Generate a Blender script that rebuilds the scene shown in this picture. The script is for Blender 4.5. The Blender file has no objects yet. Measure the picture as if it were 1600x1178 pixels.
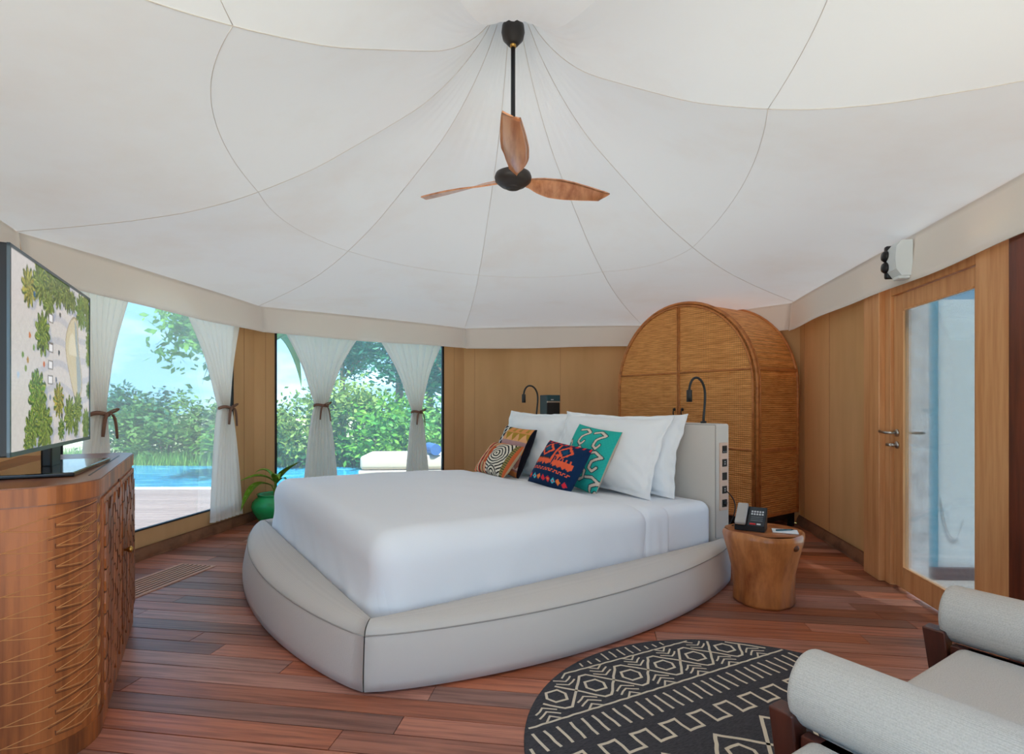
import bpy, math, random
import numpy as np
from mathutils import Matrix, Vector
random.seed(7); rng = np.random.default_rng(7)
SC = bpy.context.scene; COL = SC.collection
def lin(c): return tuple(((x/255)/12.92 if x/255 <= .04045 else ((x/255+.055)/1.055)**2.4) for x in c)

# ---------------------------------------------------------------- camera
cam = bpy.data.cameras.new('camera'); camo = bpy.data.objects.new('camera', cam); COL.objects.link(camo)
camo.location = (0, 0, 1.29); camo.rotation_euler = (math.pi/2, 0, 0)
cam.sensor_width = 36; cam.lens = 36*854/1600; cam.shift_y = 43/1600; cam.clip_start = .05; cam.clip_end = 300
SC.camera = camo
# ---------------------------------------------------------------- world, sun, exposure
SC.view_settings.view_transform = 'Standard'; SC.view_settings.look = 'None'
SC.view_settings.gamma = 1; SC.view_settings.use_curve_mapping = False
SC.view_settings.exposure = 1.9
W = bpy.data.worlds.new('sky'); SC.world = W; W.use_nodes = True
nt = W.node_tree; nt.nodes.clear()
def N(nt, t, **kw):
    n = nt.nodes.new(t)
    for k, v in kw.items():
        if k in n.inputs: n.inputs[k].default_value = v
        else: setattr(n, k, v)
    return n
def Lk(nt, a, b): nt.links.new(a, b)
tc = N(nt, 'ShaderNodeTexCoord'); sep = N(nt, 'ShaderNodeSeparateXYZ'); Lk(nt, tc.outputs['Generated'], sep.inputs[0])
gr = N(nt, 'ShaderNodeValToRGB'); Lk(nt, sep.outputs['Z'], gr.inputs[0])
gr.color_ramp.elements[0].position = 0.0; gr.color_ramp.elements[0].color = (*lin((156, 198, 222)), 1)
gr.color_ramp.elements[1].position = .45; gr.color_ramp.elements[1].color = (*lin((88, 150, 208)), 1)
mp = N(nt, 'ShaderNodeMapping'); mp.inputs['Scale'].default_value = (1.6, 1.6, 4.5); Lk(nt, tc.outputs['Generated'], mp.inputs[0])
cl = N(nt, 'ShaderNodeTexNoise', Scale=2.2, Detail=7.0, Roughness=.58); Lk(nt, mp.outputs[0], cl.inputs['Vector'])
cr = N(nt, 'ShaderNodeValToRGB'); cr.color_ramp.elements[0].position = .50; cr.color_ramp.elements[1].position = .76
Lk(nt, cl.outputs[0], cr.inputs[0])
mx = N(nt, 'ShaderNodeMixRGB'); Lk(nt, cr.outputs[0], mx.inputs[0]); Lk(nt, gr.outputs[0], mx.inputs[1]); mx.inputs[2].default_value = (*lin((240, 244, 246)), 1)
bg = N(nt, 'ShaderNodeBackground', Strength=.85); Lk(nt, mx.outputs[0], bg.inputs[0])
wo = N(nt, 'ShaderNodeOutputWorld'); Lk(nt, bg.outputs[0], wo.inputs[0])
sun = bpy.data.lights.new('sun', 'SUN'); sun.energy = 4.2; sun.angle = math.radians(1.5); sun.color = (1, .965, .91)
suno = bpy.data.objects.new('sun', sun); COL.objects.link(suno)
suno.rotation_euler = Vector((-.16, .42, -.93)).to_track_quat('-Z', 'Y').to_euler()
SC.cycles.max_bounces = 10; SC.cycles.diffuse_bounces = 6; SC.cycles.transparent_max_bounces = 12
SC.cycles.caustics_reflective = False; SC.cycles.caustics_refractive = False

# ---------------------------------------------------------------- materials
MATS = {}
def mat(name, col, rough=.6, metal=0., spec=.4, noise=None, bump=None, weave=None, trans=0., rnd=0., sheen=0., coat=0., emit=None):
    """col sRGB 0-255. noise=(scale xyz, colour2, lo, hi, detail); bump=(scale xyz, strength); weave=(freq, strength)"""
    if name in MATS: return MATS[name]
    m = bpy.data.materials.new(name); m.use_nodes = True; nt = m.node_tree; nt.nodes.clear()
    out = N(nt, 'ShaderNodeOutputMaterial'); p = N(nt, 'ShaderNodeBsdfPrincipled', Roughness=rough, Metallic=metal)
    p.inputs['Specular IOR Level'].default_value = spec
    p.inputs['Sheen Weight'].default_value = sheen; p.inputs['Coat Weight'].default_value = coat
    tc = N(nt, 'ShaderNodeTexCoord')
    c = N(nt, 'ShaderNodeRGB'); c.outputs[0].default_value = (*lin(col), 1); co = c.outputs[0]
    vec = tc.outputs['Object']
    if rnd or noise:
        oi = N(nt, 'ShaderNodeObjectInfo')
        off = N(nt, 'ShaderNodeVectorMath', operation='MULTIPLY_ADD')
        cmb = N(nt, 'ShaderNodeCombineXYZ')
        for k in range(3): Lk(nt, oi.outputs['Random'], cmb.inputs[k])
        Lk(nt, cmb.outputs[0], off.inputs[0]); off.inputs[1].default_value = (37., 53., 29.); Lk(nt, vec, off.inputs[2]); vec = off.outputs[0]
    if noise:
        s, c2, lo, hi, det = noise
        mp = N(nt, 'ShaderNodeMapping'); mp.inputs['Scale'].default_value = s; Lk(nt, vec, mp.inputs[0])
        nz = N(nt, 'ShaderNodeTexNoise', Scale=1.0, Detail=det, Roughness=.6); Lk(nt, mp.outputs[0], nz.inputs['Vector'])
        mr = N(nt, 'ShaderNodeMapRange'); mr.inputs[1].default_value = lo; mr.inputs[2].default_value = hi; Lk(nt, nz.outputs[0], mr.inputs[0])
        mxx = N(nt, 'ShaderNodeMixRGB'); Lk(nt, mr.outputs[0], mxx.inputs[0]); Lk(nt, co, mxx.inputs[1]); mxx.inputs[2].default_value = (*lin(c2), 1); co = mxx.outputs[0]
    if rnd:
        hs = N(nt, 'ShaderNodeHueSaturation'); mr = N(nt, 'ShaderNodeMapRange'); mr.inputs[3].default_value = 1-rnd; mr.inputs[4].default_value = 1+rnd
        Lk(nt, oi.outputs['Random'], mr.inputs[0]); Lk(nt, mr.outputs[0], hs.inputs['Value']); Lk(nt, co, hs.inputs['Color'])
        ml = N(nt, 'ShaderNodeMath', operation='MULTIPLY'); ml.inputs[1].default_value = 7.31; Lk(nt, oi.outputs['Random'], ml.inputs[0])
        fr = N(nt, 'ShaderNodeMath', operation='FRACT'); Lk(nt, ml.outputs[0], fr.inputs[0])
        m3 = N(nt, 'ShaderNodeMapRange'); m3.inputs[3].default_value = 1-rnd*.5; m3.inputs[4].default_value = 1+rnd*.3; Lk(nt, fr.outputs[0], m3.inputs[0]); Lk(nt, m3.outputs[0], hs.inputs['Saturation'])
        co = hs.outputs[0]
    hgt = None
    if weave:
        f, st = weave[:2]; w1 = N(nt, 'ShaderNodeTexWave', Scale=f, Distortion=1.2, Detail=1.0); w1.bands_direction = 'DIAGONAL' if len(weave) > 3 else 'X'
        w2 = N(nt, 'ShaderNodeTexWave', Scale=f, Distortion=1.2, Detail=1.0); w2.bands_direction = 'Z'
        w2.inputs['Detail Scale'].default_value = 2
        w1.inputs['Distortion'].default_value = 1.; 
        Lk(nt, tc.outputs['Object'], w1.inputs[0]); Lk(nt, tc.outputs['Object'], w2.inputs[0])
        ad = N(nt, 'ShaderNodeMath', operation='ADD'); Lk(nt, w1.outputs['Fac'], ad.inputs[0]); Lk(nt, w2.outputs['Fac'], ad.inputs[1])
        hgt = ad.outputs[0], st
        if len(weave) > 2:
            mr = N(nt, 'ShaderNodeMapRange'); mr.inputs[1].default_value = .2; mr.inputs[2].default_value = 1.5; mr.inputs[3].default_value = 1-weave[2]; mr.inputs[4].default_value = 1+weave[2]*.4
            Lk(nt, ad.outputs[0], mr.inputs[0]); vm = N(nt, 'ShaderNodeVectorMath', operation='SCALE'); Lk(nt, co, vm.inputs[0]); Lk(nt, mr.outputs[0], vm.inputs['Scale']); co = vm.outputs[0]
    if bump:
        s, st = bump; mp = N(nt, 'ShaderNodeMapping'); mp.inputs['Scale'].default_value = s; Lk(nt, vec, mp.inputs[0])
        nz = N(nt, 'ShaderNodeTexNoise', Scale=1.0, Detail=4.0); Lk(nt, mp.outputs[0], nz.inputs['Vector']); hgt = nz.outputs[0], st
    if hgt:
        b = N(nt, 'ShaderNodeBump', Strength=hgt[1], Distance=.01); Lk(nt, hgt[0], b.inputs['Height']); Lk(nt, b.outputs[0], p.inputs['Normal'])
    Lk(nt, co, p.inputs['Base Color'])
    if emit:
        p.inputs['Emission Color'].default_value = (*lin(emit[0]), 1); p.inputs['Emission Strength'].default_value = emit[1]
    sh = p.outputs[0]
    if trans:
        tr = N(nt, 'ShaderNodeBsdfTranslucent'); Lk(nt, co, tr.inputs[0]); ms = N(nt, 'ShaderNodeMixShader'); ms.inputs[0].default_value = trans
        Lk(nt, sh, ms.inputs[1]); Lk(nt, tr.outputs[0], ms.inputs[2]); sh = ms.outputs[0]
    Lk(nt, sh, out.inputs[0]); MATS[name] = m; return m
def mat_attr(name, rough=.85, emis=0., fuzz=0.):
    m = bpy.data.materials.new(name); m.use_nodes = True; nt = m.node_tree; p = nt.nodes['Principled BSDF']
    a = N(nt, 'ShaderNodeVertexColor'); a.layer_name = 'Col'; Lk(nt, a.outputs[0], p.inputs['Base Color']); p.inputs['Roughness'].default_value = rough
    p.inputs['Specular IOR Level'].default_value = .2
    if emis:
        p.inputs['Base Color'].default_value = (0.01, .01, .01, 1); nt.links.remove(p.inputs['Base Color'].links[0]); Lk(nt, a.outputs[0], p.inputs['Emission Color']); p.inputs['Emission Strength'].default_value = emis
    if fuzz:
        tc = N(nt, 'ShaderNodeTexCoord'); nz = N(nt, 'ShaderNodeTexNoise', Scale=400., Detail=2.); Lk(nt, tc.outputs['Object'], nz.inputs['Vector'])
        b = N(nt, 'ShaderNodeBump', Strength=fuzz, Distance=.004); Lk(nt, nz.outputs[0], b.inputs['Height']); Lk(nt, b.outputs[0], p.inputs['Normal'])
    return m
def mat_pane(name, tint, keep, haze, gloss):
    m = bpy.data.materials.new(name); m.use_nodes = True; nt = m.node_tree; nt.nodes.clear(); out = N(nt, 'ShaderNodeOutputMaterial')
    t = N(nt, 'ShaderNodeBsdfTransparent'); t.inputs[0].default_value = (*lin(tint), 1)
    h = N(nt, 'ShaderNodeBsdfTranslucent'); h.inputs[0].default_value = (*lin(haze), 1)
    g = N(nt, 'ShaderNodeBsdfGlossy', Roughness=.05)
    m1 = N(nt, 'ShaderNodeMixShader'); m1.inputs[0].default_value = 1-keep; Lk(nt, t.outputs[0], m1.inputs[1]); Lk(nt, h.outputs[0], m1.inputs[2])
    lw = N(nt, 'ShaderNodeFresnel', IOR=1.45); ml = N(nt, 'ShaderNodeMath', operation='MULTIPLY'); ml.inputs[1].default_value = gloss; Lk(nt, lw.outputs[0], ml.inputs[0])
    m2 = N(nt, 'ShaderNodeMixShader'); Lk(nt, ml.outputs[0], m2.inputs[0]); Lk(nt, m1.outputs[0], m2.inputs[1]); Lk(nt, g.outputs[0], m2.inputs[2]); Lk(nt, m2.outputs[0], out.inputs[0])
    MATS[name] = m; return m

CANVAS = mat('canvas_white', (235, 235, 232), .9, spec=.1, noise=((1.2, 1.2, 1.2), (230, 224, 216), .5, .85, 6.), bump=((5, 5, 5), .10), trans=.055)
SEAM = mat('canvas_seam', (234, 227, 218), .9, spec=.1, trans=.25)
VAL = mat('canvas_valance', (252, 246, 239), .9, spec=.1, bump=((6, 6, 3), .25), trans=.3)
TAN = mat('canvas_tan', (224, 182, 132), .9, spec=.1, noise=((2.5, 2.5, .5), (212, 169, 120), .42, .68, 3.), bump=((14, 14, 3), .12), trans=.12)
TANS = mat('canvas_tan_seam', (190, 142, 104), .9, spec=.1)
SKIRT = mat('canvas_brown', (140, 98, 72), .85, spec=.2, noise=((6, 6, 6), (112, 78, 58), .45, .7, 4.), bump=((9, 9, 20), .6))
PLANK = mat('deck_board', (176, 112, 88), .36, spec=.5, noise=((2.2, 42., 8.), (124, 72, 56), .42, .70, 5.), bump=((4, 90, 20), .12), rnd=.42)
SUBF = mat('subfloor_dark', (34, 20, 16), .9)
GRILL = mat('grille_wood', (206, 156, 128), .5)
CWOOD = mat('carved_teak', (186, 108, 56), .38, spec=.45, noise=((13, 13, .8), (118, 64, 34), .42, .66, 6.), bump=((30, 30, 4), .06))
CTOP = mat('teak_top', (150, 92, 60), .3, spec=.5, noise=((3, 20, 20), (116, 66, 42), .4, .7, 5.))
CLINE = mat('carved_line', (204, 140, 84), .45)
CGROOVE = mat('carved_groove', (108, 62, 40), .6)
DOORW = mat('door_timber', (222, 164, 112), .42, spec=.4, noise=((26, 26, 1.6), (202, 138, 86), .4, .7, 5.), bump=((60, 60, 4), .05))
POSTD = mat('dark_red_post', (118, 56, 34), .35, spec=.5, noise=((14, 14, 1.2), (78, 34, 22), .4, .66, 6.), bump=((20, 20, 5), .2))
RATTAN = mat('rattan_weave', (240, 172, 102), .55, spec=.3, noise=((6, 6, 55), (206, 134, 68), .4, .68, 5.), weave=(15., .5, .3))
RFRAME = mat('rattan_pole', (200, 128, 70), .42, spec=.4, noise=((8, 8, 20), (164, 98, 50), .45, .7, 4.))
BLACK = mat('black_plastic', (20, 20, 22), .4)
BLACKM = mat('black_metal', (24, 24, 26), .45, spec=.5)
BRONZE = mat('dark_bronze', (48, 42, 40), .45, spec=.5)
BRASS = mat('brass', (190, 150, 80), .3, metal=1)
STEEL = mat('brushed_steel', (190, 186, 180), .3, metal=1)
WHITE = mat('white_plastic', (222, 228, 230), .4)
COTTON = mat('white_cotton', (240, 240, 243), .85, spec=.15, bump=((5, 5, 5), .10), sheen=.2)
PILL = mat('pillow_cotton', (242, 242, 243), .85, spec=.15, bump=((7, 7, 7), .22), sheen=.2)
LINEN = mat('grey_linen', (214, 205, 196), .9, spec=.1, weave=(140., .25, .05), sheen=.2)
PIPE = mat('linen_piping', (166, 158, 150), .9)
SOFA = mat('sofa_linen', (206, 200, 192), .9, spec=.1, noise=((260, 260, 260), (192, 186, 178), .4, .65, 3.), weave=(60., .25, .05), sheen=.2)
SWOOD = mat('mahogany', (84, 38, 26), .3, spec=.5, noise=((20, 20, 3), (64, 28, 20), .4, .7, 4.), coat=.3)
STUMP = mat('stump_wood', (198, 126, 70), .35, spec=.5, noise=((9, 9, 2.6), (136, 72, 34), .42, .70, 5.), bump=((14, 14, 4), .3), coat=.2)
FANW = mat('fan_wood', (222, 156, 112), .3, spec=.5, noise=((24, 3, 24), (184, 110, 66), .4, .7, 4.), coat=.3)
CURT = mat('curtain_voile', (253, 249, 243), .9, spec=.1, trans=.55)
TIE = mat('tie_ribbon', (132, 96, 78), .8)
SOCKP = mat('socket_plate', (222, 190, 170), .4)
GREENP = mat('green_glaze', (36, 188, 108), .22, spec=.6, noise=((4, 4, 6), (20, 132, 74), .4, .75, 3.))
SOIL = mat('soil', (36, 28, 22), .95)
LEAFP = mat('pot_leaf', (130, 186, 44), .35, noise=((30, 30, 30), (190, 214, 110), .5, .72, 4.), trans=.25)
STEM = mat('stem', (120, 150, 50), .5)
RUGD = mat('rug_charcoal', (84, 82, 86), .95, spec=.05, noise=((50, 400, 50), (62, 61, 64), .4, .65, 3.), bump=((60, 400, 60), .5))
RUGL = mat('rug_cream', (222, 208, 186), .95, spec=.05, bump=((300, 300, 60), .3))
PAPER = mat('paper', (238, 242, 242), .7)
TEALP = mat('pen_teal', (20, 84, 100), .35)
GREYP = mat('grey_handset', (176, 170, 164), .4)
KEYW = mat('phone_key', (214, 216, 218), .5)
REDL = mat('red_key', (200, 40, 44), .5)
BLUEC = mat('blue_cable_clip', (40, 120, 170), .5)
SCREENM = mat_attr('screen_picture', .2, emis=.26)
KILIM = mat_attr('kilim_weave', .92, fuzz=.35)
PANE = mat_pane('screen_mesh', (238, 247, 249), .90, (236, 244, 246), .4)
GLASS = mat_pane('door_glass', (236, 248, 252), .96, (220, 240, 250), .9)
FROST = mat('frosted_glass', (250, 252, 253), .3, trans=.3, spec=.4)
FROSTB = mat('frosted_edge', (120, 190, 214), .3, trans=.3, spec=.4)
PLAST = mat('plaster', (224, 222, 224), .9, noise=((8, 8, 8), (190, 186, 188), .4, .7, 4.), bump=((12, 12, 12), .2))
ZIP = mat('black_zip', (30, 28, 28), .7)
DECK = mat('outdoor_deck', (158, 134, 124), .8, noise=((3, 40, 3), (136, 112, 104), .4, .7, 3.), rnd=.1)
SAND = mat('sandy_ground', (206, 196, 168), .95, noise=((.6, .6, .6), (150, 160, 96), .45, .6, 5.))
GRASS = mat('lawn_green', (120, 168, 78), .9, trans=.2, rnd=.1)
WATER = mat('pool_water', (46, 150, 196), .08, spec=.5, noise=((1.2, 3.5, 1), (120, 206, 228), .5, .7, 4.), bump=((2.5, 6, 1), .3))
COPE = mat('pool_coping', (226, 222, 214), .8)
LEAF1 = mat('leaf_bright', (126, 172, 62), .5, noise=((1.5, 1.5, 1.5), (66, 134, 60), .4, .65, 3.), trans=.35, rnd=.18)
LEAF2 = mat('leaf_olive', (140, 158, 78), .5, noise=((1.5, 1.5, 1.5), (96, 130, 56), .4, .65, 3.), trans=.35, rnd=.18)
LEAF3 = mat('leaf_deep', (60, 136, 92), .5, noise=((1., 1., 1.), (30, 98, 80), .4, .65, 3.), trans=.3, rnd=.18)
BARK = mat('bark', (150, 130, 112), .9, noise=((8, 8, 3), (104, 86, 72), .4, .7, 4.), bump=((12, 12, 4), .5))
DAYB = mat('daybed_cream', (196, 182, 168), .8)
TOWEL = mat('towel_blue', (52, 90, 150), .9)

# ---------------------------------------------------------------- mesh helpers
def tag(o, label=None, cat=None, group=None, kind=None):
    if label: o['label'] = label
    if cat: o['category'] = cat
    if group: o['group'] = group
    if kind: o['kind'] = kind
    return o
def empty(name, loc=(0, 0, 0), rz=0, parent=None):
    o = bpy.data.objects.new(name, None); o.empty_display_size = .1; COL.objects.link(o); o.location = loc; o.rotation_euler = (0, 0, rz)
    if parent: o.parent = parent
    return o
def mk(name, vf, m, parent=None, smooth=False, loc=None, rz=None, M=None):
    v, f = vf; v = np.asarray(v, float).reshape(-1, 3)
    me = bpy.data.meshes.new(name); me.from_pydata(v.tolist(), [], [tuple(int(i) for i in q) for q in f]); me.update()
    if smooth: me.polygons.foreach_set('use_smooth', [True]*len(me.polygons))
    if m: me.materials.append(m)
    o = bpy.data.objects.new(name, me); COL.objects.link(o)
    if parent: o.parent = parent
    if loc is not None: o.location = loc
    if rz is not None: o.rotation_euler = (0, 0, rz)
    if M is not None: o.matrix_world = M
    return o
def join(*vfs):
    V, F, n = [], [], 0
    for v, f in vfs:
        v = np.asarray(v, float).reshape(-1, 3); V.append(v); F += [tuple(i+n for i in q) for q in f]; n += len(v)
    return np.vstack(V), F
def tf(vf, M=None, off=(0, 0, 0), rz=0, ry=0, rx=0):
    v = np.asarray(vf[0], float).reshape(-1, 3)
    R = np.array((Matrix.Rotation(rz, 3, 'Z') @ Matrix.Rotation(ry, 3, 'Y') @ Matrix.Rotation(rx, 3, 'X')))
    return v @ R.T + np.array(off), vf[1]
def box(x0, x1, y0, y1, z0, z1):
    v = [(x, y, z) for z in (z0, z1) for y in (y0, y1) for x in (x0, x1)]
    return v, [(0, 2, 3, 1), (4, 5, 7, 6), (0, 1, 5, 4), (2, 6, 7, 3), (0, 4, 6, 2), (1, 3, 7, 5)]
def rbox(x0, x1, y0, y1, z0, z1, r=.01, n=3, sub=(0, 0, 0)):
    """rounded box: a cube whose edge bands are pushed onto the rounding radius; sub = extra spans per axis"""
    c = np.array([(x0+x1)/2, (y0+y1)/2, (z0+z1)/2]); h = np.array([(x1-x0)/2, (y1-y0)/2, (z1-z0)/2]); r = min(r, *(h*.999))
    inn = h-r
    def axis(k):
        a = np.linspace(0, 1, n+1); lo = -inn[k]-r*np.cos(a*math.pi/2*.5)/math.cos(0)*1.0
        t = np.tan(np.linspace(-math.pi/4, 0, n+1)); lo = -inn[k]+r*t
        mid = np.linspace(-inn[k], inn[k], sub[k]+2)[1:-1]
        return np.concatenate([lo, mid, -lo[::-1]])
    A = [axis(0), axis(1), axis(2)]; V, F, n0 = [], [], 0
    for k in range(3):
        i, j = [(1, 2), (2, 0), (0, 1)][k]
        for s in (-1, 1):
            a, b = A[i], A[j]; G = np.zeros((len(a), len(b), 3)); G[:, :, i] = a[:, None]; G[:, :, j] = b[None]; G[:, :, k] = s*h[k]
            G = G.reshape(-1, 3); q = np.clip(G, -inn, inn); d = G-q; L = np.linalg.norm(d, axis=1, keepdims=True); L[L == 0] = 1
            V.append(q+d/L*r+c); nb = len(b)
            for x in range(len(a)-1):
                for y in range(nb-1):
                    q4 = (n0+x*nb+y, n0+(x+1)*nb+y, n0+(x+1)*nb+y+1, n0+x*nb+y+1); F.append(q4 if s > 0 else q4[::-1])
            n0 += len(a)*nb
    V = np.vstack(V); key = {}; idx = []; U = []
    for p in V:
        kk = tuple(np.round(p, 6))
        if kk not in key: key[kk] = len(U); U.append(p)
        idx.append(key[kk])
    return np.array(U), [tuple(idx[i] for i in q) for q in F]
def tube(pts, r, n=8, caps=True, flat=1.0):
    P = np.asarray(pts, float); R = np.broadcast_to(np.asarray(r, float), (len(P),)); V, F = [], []; up = None
    for i in range(len(P)):
        t = P[min(i+1, len(P)-1)]-P[max(i-1, 0)]; t = t/(np.linalg.norm(t)+1e-12)
        if up is None:
            up = np.array([0, 0, 1.]) if abs(t[2]) < .9 else np.array([1., 0, 0])
        a = up-t*np.dot(up, t); a /= np.linalg.norm(a)+1e-12; b = np.cross(t, a); up = a
        for k in range(n):
            w = 2*math.pi*k/n; V.append(P[i]+R[i]*(math.cos(w)*a*flat+math.sin(w)*b))
    for i in range(len(P)-1):
        for k in range(n): F.append((i*n+k, i*n+(k+1) % n, (i+1)*n+(k+1) % n, (i+1)*n+k))
    if caps: F += [tuple(range(n))[::-1], tuple(range((len(P)-1)*n, len(P)*n))]
    return np.array(V), F
def lathe(prof, n=32, c=(0, 0, 0)):
    V, F = [], []; m = len(prof)
    for r, z in prof:
        for k in range(n):
            w = 2*math.pi*k/n; V.append((c[0]+r*math.cos(w), c[1]+r*math.sin(w), c[2]+z))
    for i in range(m-1):
        for k in range(n): F.append((i*n+k, i*n+(k+1) % n, (i+1)*n+(k+1) % n, (i+1)*n+k))
    if prof[0][0] > 1e-4: F.append(tuple(range(n))[::-1])
    if prof[-1][0] > 1e-4: F.append(tuple(range((m-1)*n, m*n)))
    return np.array(V), F
def prism(poly, z0, z1):
    n = len(poly); V = [(x, y, z0) for x, y in poly]+[(x, y, z1) for x, y in poly]
    a = sum(poly[i][0]*poly[(i+1) % n][1]-poly[(i+1) % n][0]*poly[i][1] for i in range(n))
    F = [tuple(range(n))[::-1], tuple(range(n, 2*n))]+[(i, (i+1) % n, (i+1) % n+n, i+n) for i in range(n)]
    if a < 0: F = [q[::-1] for q in F]
    return np.array(V), F
def grid(G):
    a, b = G.shape[:2]; return G.reshape(-1, 3), [(i*b+j, (i+1)*b+j, (i+1)*b+j+1, i*b+j+1) for i in range(a-1) for j in range(b-1)]
def solid(G, th):
    """closed thin slab from a grid, thickness th along its normals"""
    du = np.gradient(G, axis=0); dv = np.gradient(G, axis=1); nn = np.cross(du, dv); nn /= np.linalg.norm(nn, axis=2, keepdims=True)+1e-12
    a, b = G.shape[:2]; v1, f1 = grid(G+nn*th/2); v2, f2 = grid(G-nn*th/2); m = a*b
    F = f1+[tuple(i+m for i in q[::-1]) for q in f2]
    rim = [i*b for i in range(a)]+[(a-1)*b+j for j in range(1, b)]+[i*b+b-1 for i in range(a-2, -1, -1)]+[j for j in range(b-2, 0, -1)]
    for i in range(len(rim)):
        p, q = rim[i], rim[(i+1) % len(rim)]; F.append((p, q, q+m, p+m))
    return np.vstack([v1, v2]), F
def strip(pts, w, z=0.):
    """flat ribbon along a 2-D polyline with mitred joints"""
    P = np.asarray(pts, float); V, F = [], []
    closed = np.allclose(P[0], P[-1])
    for i in range(len(P)):
        a = P[i]-P[i-1] if i else (P[0]-P[-2] if closed else P[1]-P[0]); b = P[i+1]-P[i] if i < len(P)-1 else (P[1]-P[0] if closed else P[-1]-P[-2])
        a = a/(np.linalg.norm(a)+1e-12); b = b/(np.linalg.norm(b)+1e-12); n = np.array([-(a+b)[1], (a+b)[0]]); L = np.linalg.norm(n)
        n = n/L if L > 1e-6 else np.array([-a[1], a[0]]); k = w/2/max(.45, abs(np.dot(n, [-a[1], a[0]])))
        V += [(*(P[i]+n*k), z), (*(P[i]-n*k), z)]
    for i in range(len(P)-1): F.append((2*i+1, 2*i+3, 2*i+2, 2*i))
    return np.array(V), F
def bez(p0, p1, p2, p3, n=16):
    t = np.linspace(0, 1, n)[:, None]; p0, p1, p2, p3 = map(np.array, (p0, p1, p2, p3))
    return (1-t)**3*p0+3*(1-t)**2*t*p1+3*(1-t)*t*t*p2+t**3*p3
def noise2(x, y, s=0):
    return (np.sin(x*1.7+s*1.3)*np.cos(y*1.3-s)+.6*np.sin(x*3.1-y*2.3+s*2.1)+.35*np.sin(x*6.3+y*5.1+s))/1.95

# ---------------------------------------------------------------- room plan
P = dict(L0=(-2., .4), L1=(-3.24, 3.46), L2=(-2.9, 6.15), B1=(-.7, 7.96), B2=(1.85, 7.66), R1=(3.12, 5.92), R2=(2.35, 1.5), N1=(1.3, -1.3), N0=(-.9, -1.5))
ORDER = ['L0', 'L1', 'L2', 'B1', 'B2', 'R1', 'R2', 'N1', 'N0']
POLY = [np.array(P[k]) for k in ORDER]
EAVE = 2.38
def seg(a, b):
    A, B = np.array(P[a]), np.array(P[b]); d = B-A; return A, B, float(np.linalg.norm(d)), math.atan2(d[1], d[0])
# floor of single boards, clipped to the room
def clip(poly, A, B):
    out = []; n = np.array([(B-A)[1], -(B-A)[0]])
    for i in range(len(poly)):
        p, q = poly[i], poly[(i+1) % len(poly)]; dp, dq = np.dot(p-A, n), np.dot(q-A, n)
        if dp >= 0: out.append(p)
        if dp*dq < 0: out.append(p+(q-p)*dp/(dp-dq))
    return out
floor = tag(mk('floor', prism([tuple(p) for p in POLY], -.08, -.022), SUBF), kind='structure')
ang = math.radians(-8.5); ex = np.array([math.cos(ang), math.sin(ang)]); ey = np.array([-math.sin(ang), math.cos(ang)]); pw = .128; bw = .1225
r_ = random.Random(3); row = 0
for k in range(-14, 66):
    y0 = k*pw; x = -4.5-r_.random()*1.8
    while x < 4.2:
        L = r_.choice((1.3, 1.7, 2.1, 2.5, 2.9)); poly = [ex*a+ey*b for a, b in ((x, y0), (x+L-.003, y0), (x+L-.003, y0+bw), (x, y0+bw))]
        for i in range(len(POLY)):
            if poly: poly = clip(poly, POLY[i], POLY[(i+1) % len(POLY)])
        if len(poly) > 2 and max(p[1] for p in poly) > .7:
            c = ex*(x+L/2)+ey*(y0+bw/2); loc = [((p-c)@ex, (p-c)@ey) for p in poly]
            mk('plank', prism(loc, -.022, r_.uniform(-.0012, .0)), PLANK, floor, loc=(c[0], c[1], 0), rz=ang)
        x += L
# ---------------------------------------------------------------- tent ceiling: one canvas panel per side, sewn along the ridges
PEAK = np.array([0., 3.12]); PR = np.array([0, .02, .05, .10, .157, .257, .36, .46, .53, .62, .73, .86, 1.]); PZ = np.array([3.78, 3.58, 3.38, 3.19, 3.03, 2.86, 2.69, 2.575, 2.51, 2.455, 2.42, 2.395, EAVE])
NEARK = {ORDER.index(k): 1. for k in ('N1', 'N0')}
def ceil_pt(A, B, a, r, bulge=.07, i=None):
    e = A+(B-A)*a; dr_ = 0 if i is None else NEARK.get(i, 0)*(1-a)+NEARK.get((i+1) % len(ORDER), 0)*a
    xy = PEAK+(e-PEAK)*r; z = np.interp(r, PR, PZ)-.085*dr_*math.exp(-((r-.2)/.16)**2)*min(1, r*20)+bulge*math.sin(math.pi*a)**1.0*(4*r*(1-r))**.8*np.interp(np.linalg.norm(B-A), [1.5, 4.5], [.6, 1.5])
    return (xy[0], xy[1], z)
ceil = tag(empty('ceiling', (PEAK[0], PEAK[1], EAVE)), kind='structure')
off = -np.array([PEAK[0], PEAK[1], EAVE])
RS = np.unique(np.concatenate([PR, np.linspace(0.03, 1, 34)]))
from itertools import chain
def smoothz():
    # rounder profile than the straight table
    z = np.interp(np.linspace(0, 1, 401), PR, PZ)
    for _ in range(6):
        zz = np.convolve(np.pad(z, 6, 'edge'), np.ones(13)/13, 'valid'); w = np.clip(np.linspace(0, 1, 401)*14, 0, 1)*np.clip((1-np.linspace(0, 1, 401))*14, 0, 1); z = z*(1-w)+zz*w
    return np.linspace(0, 1, 401), z
PR, PZ = smoothz()
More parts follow.
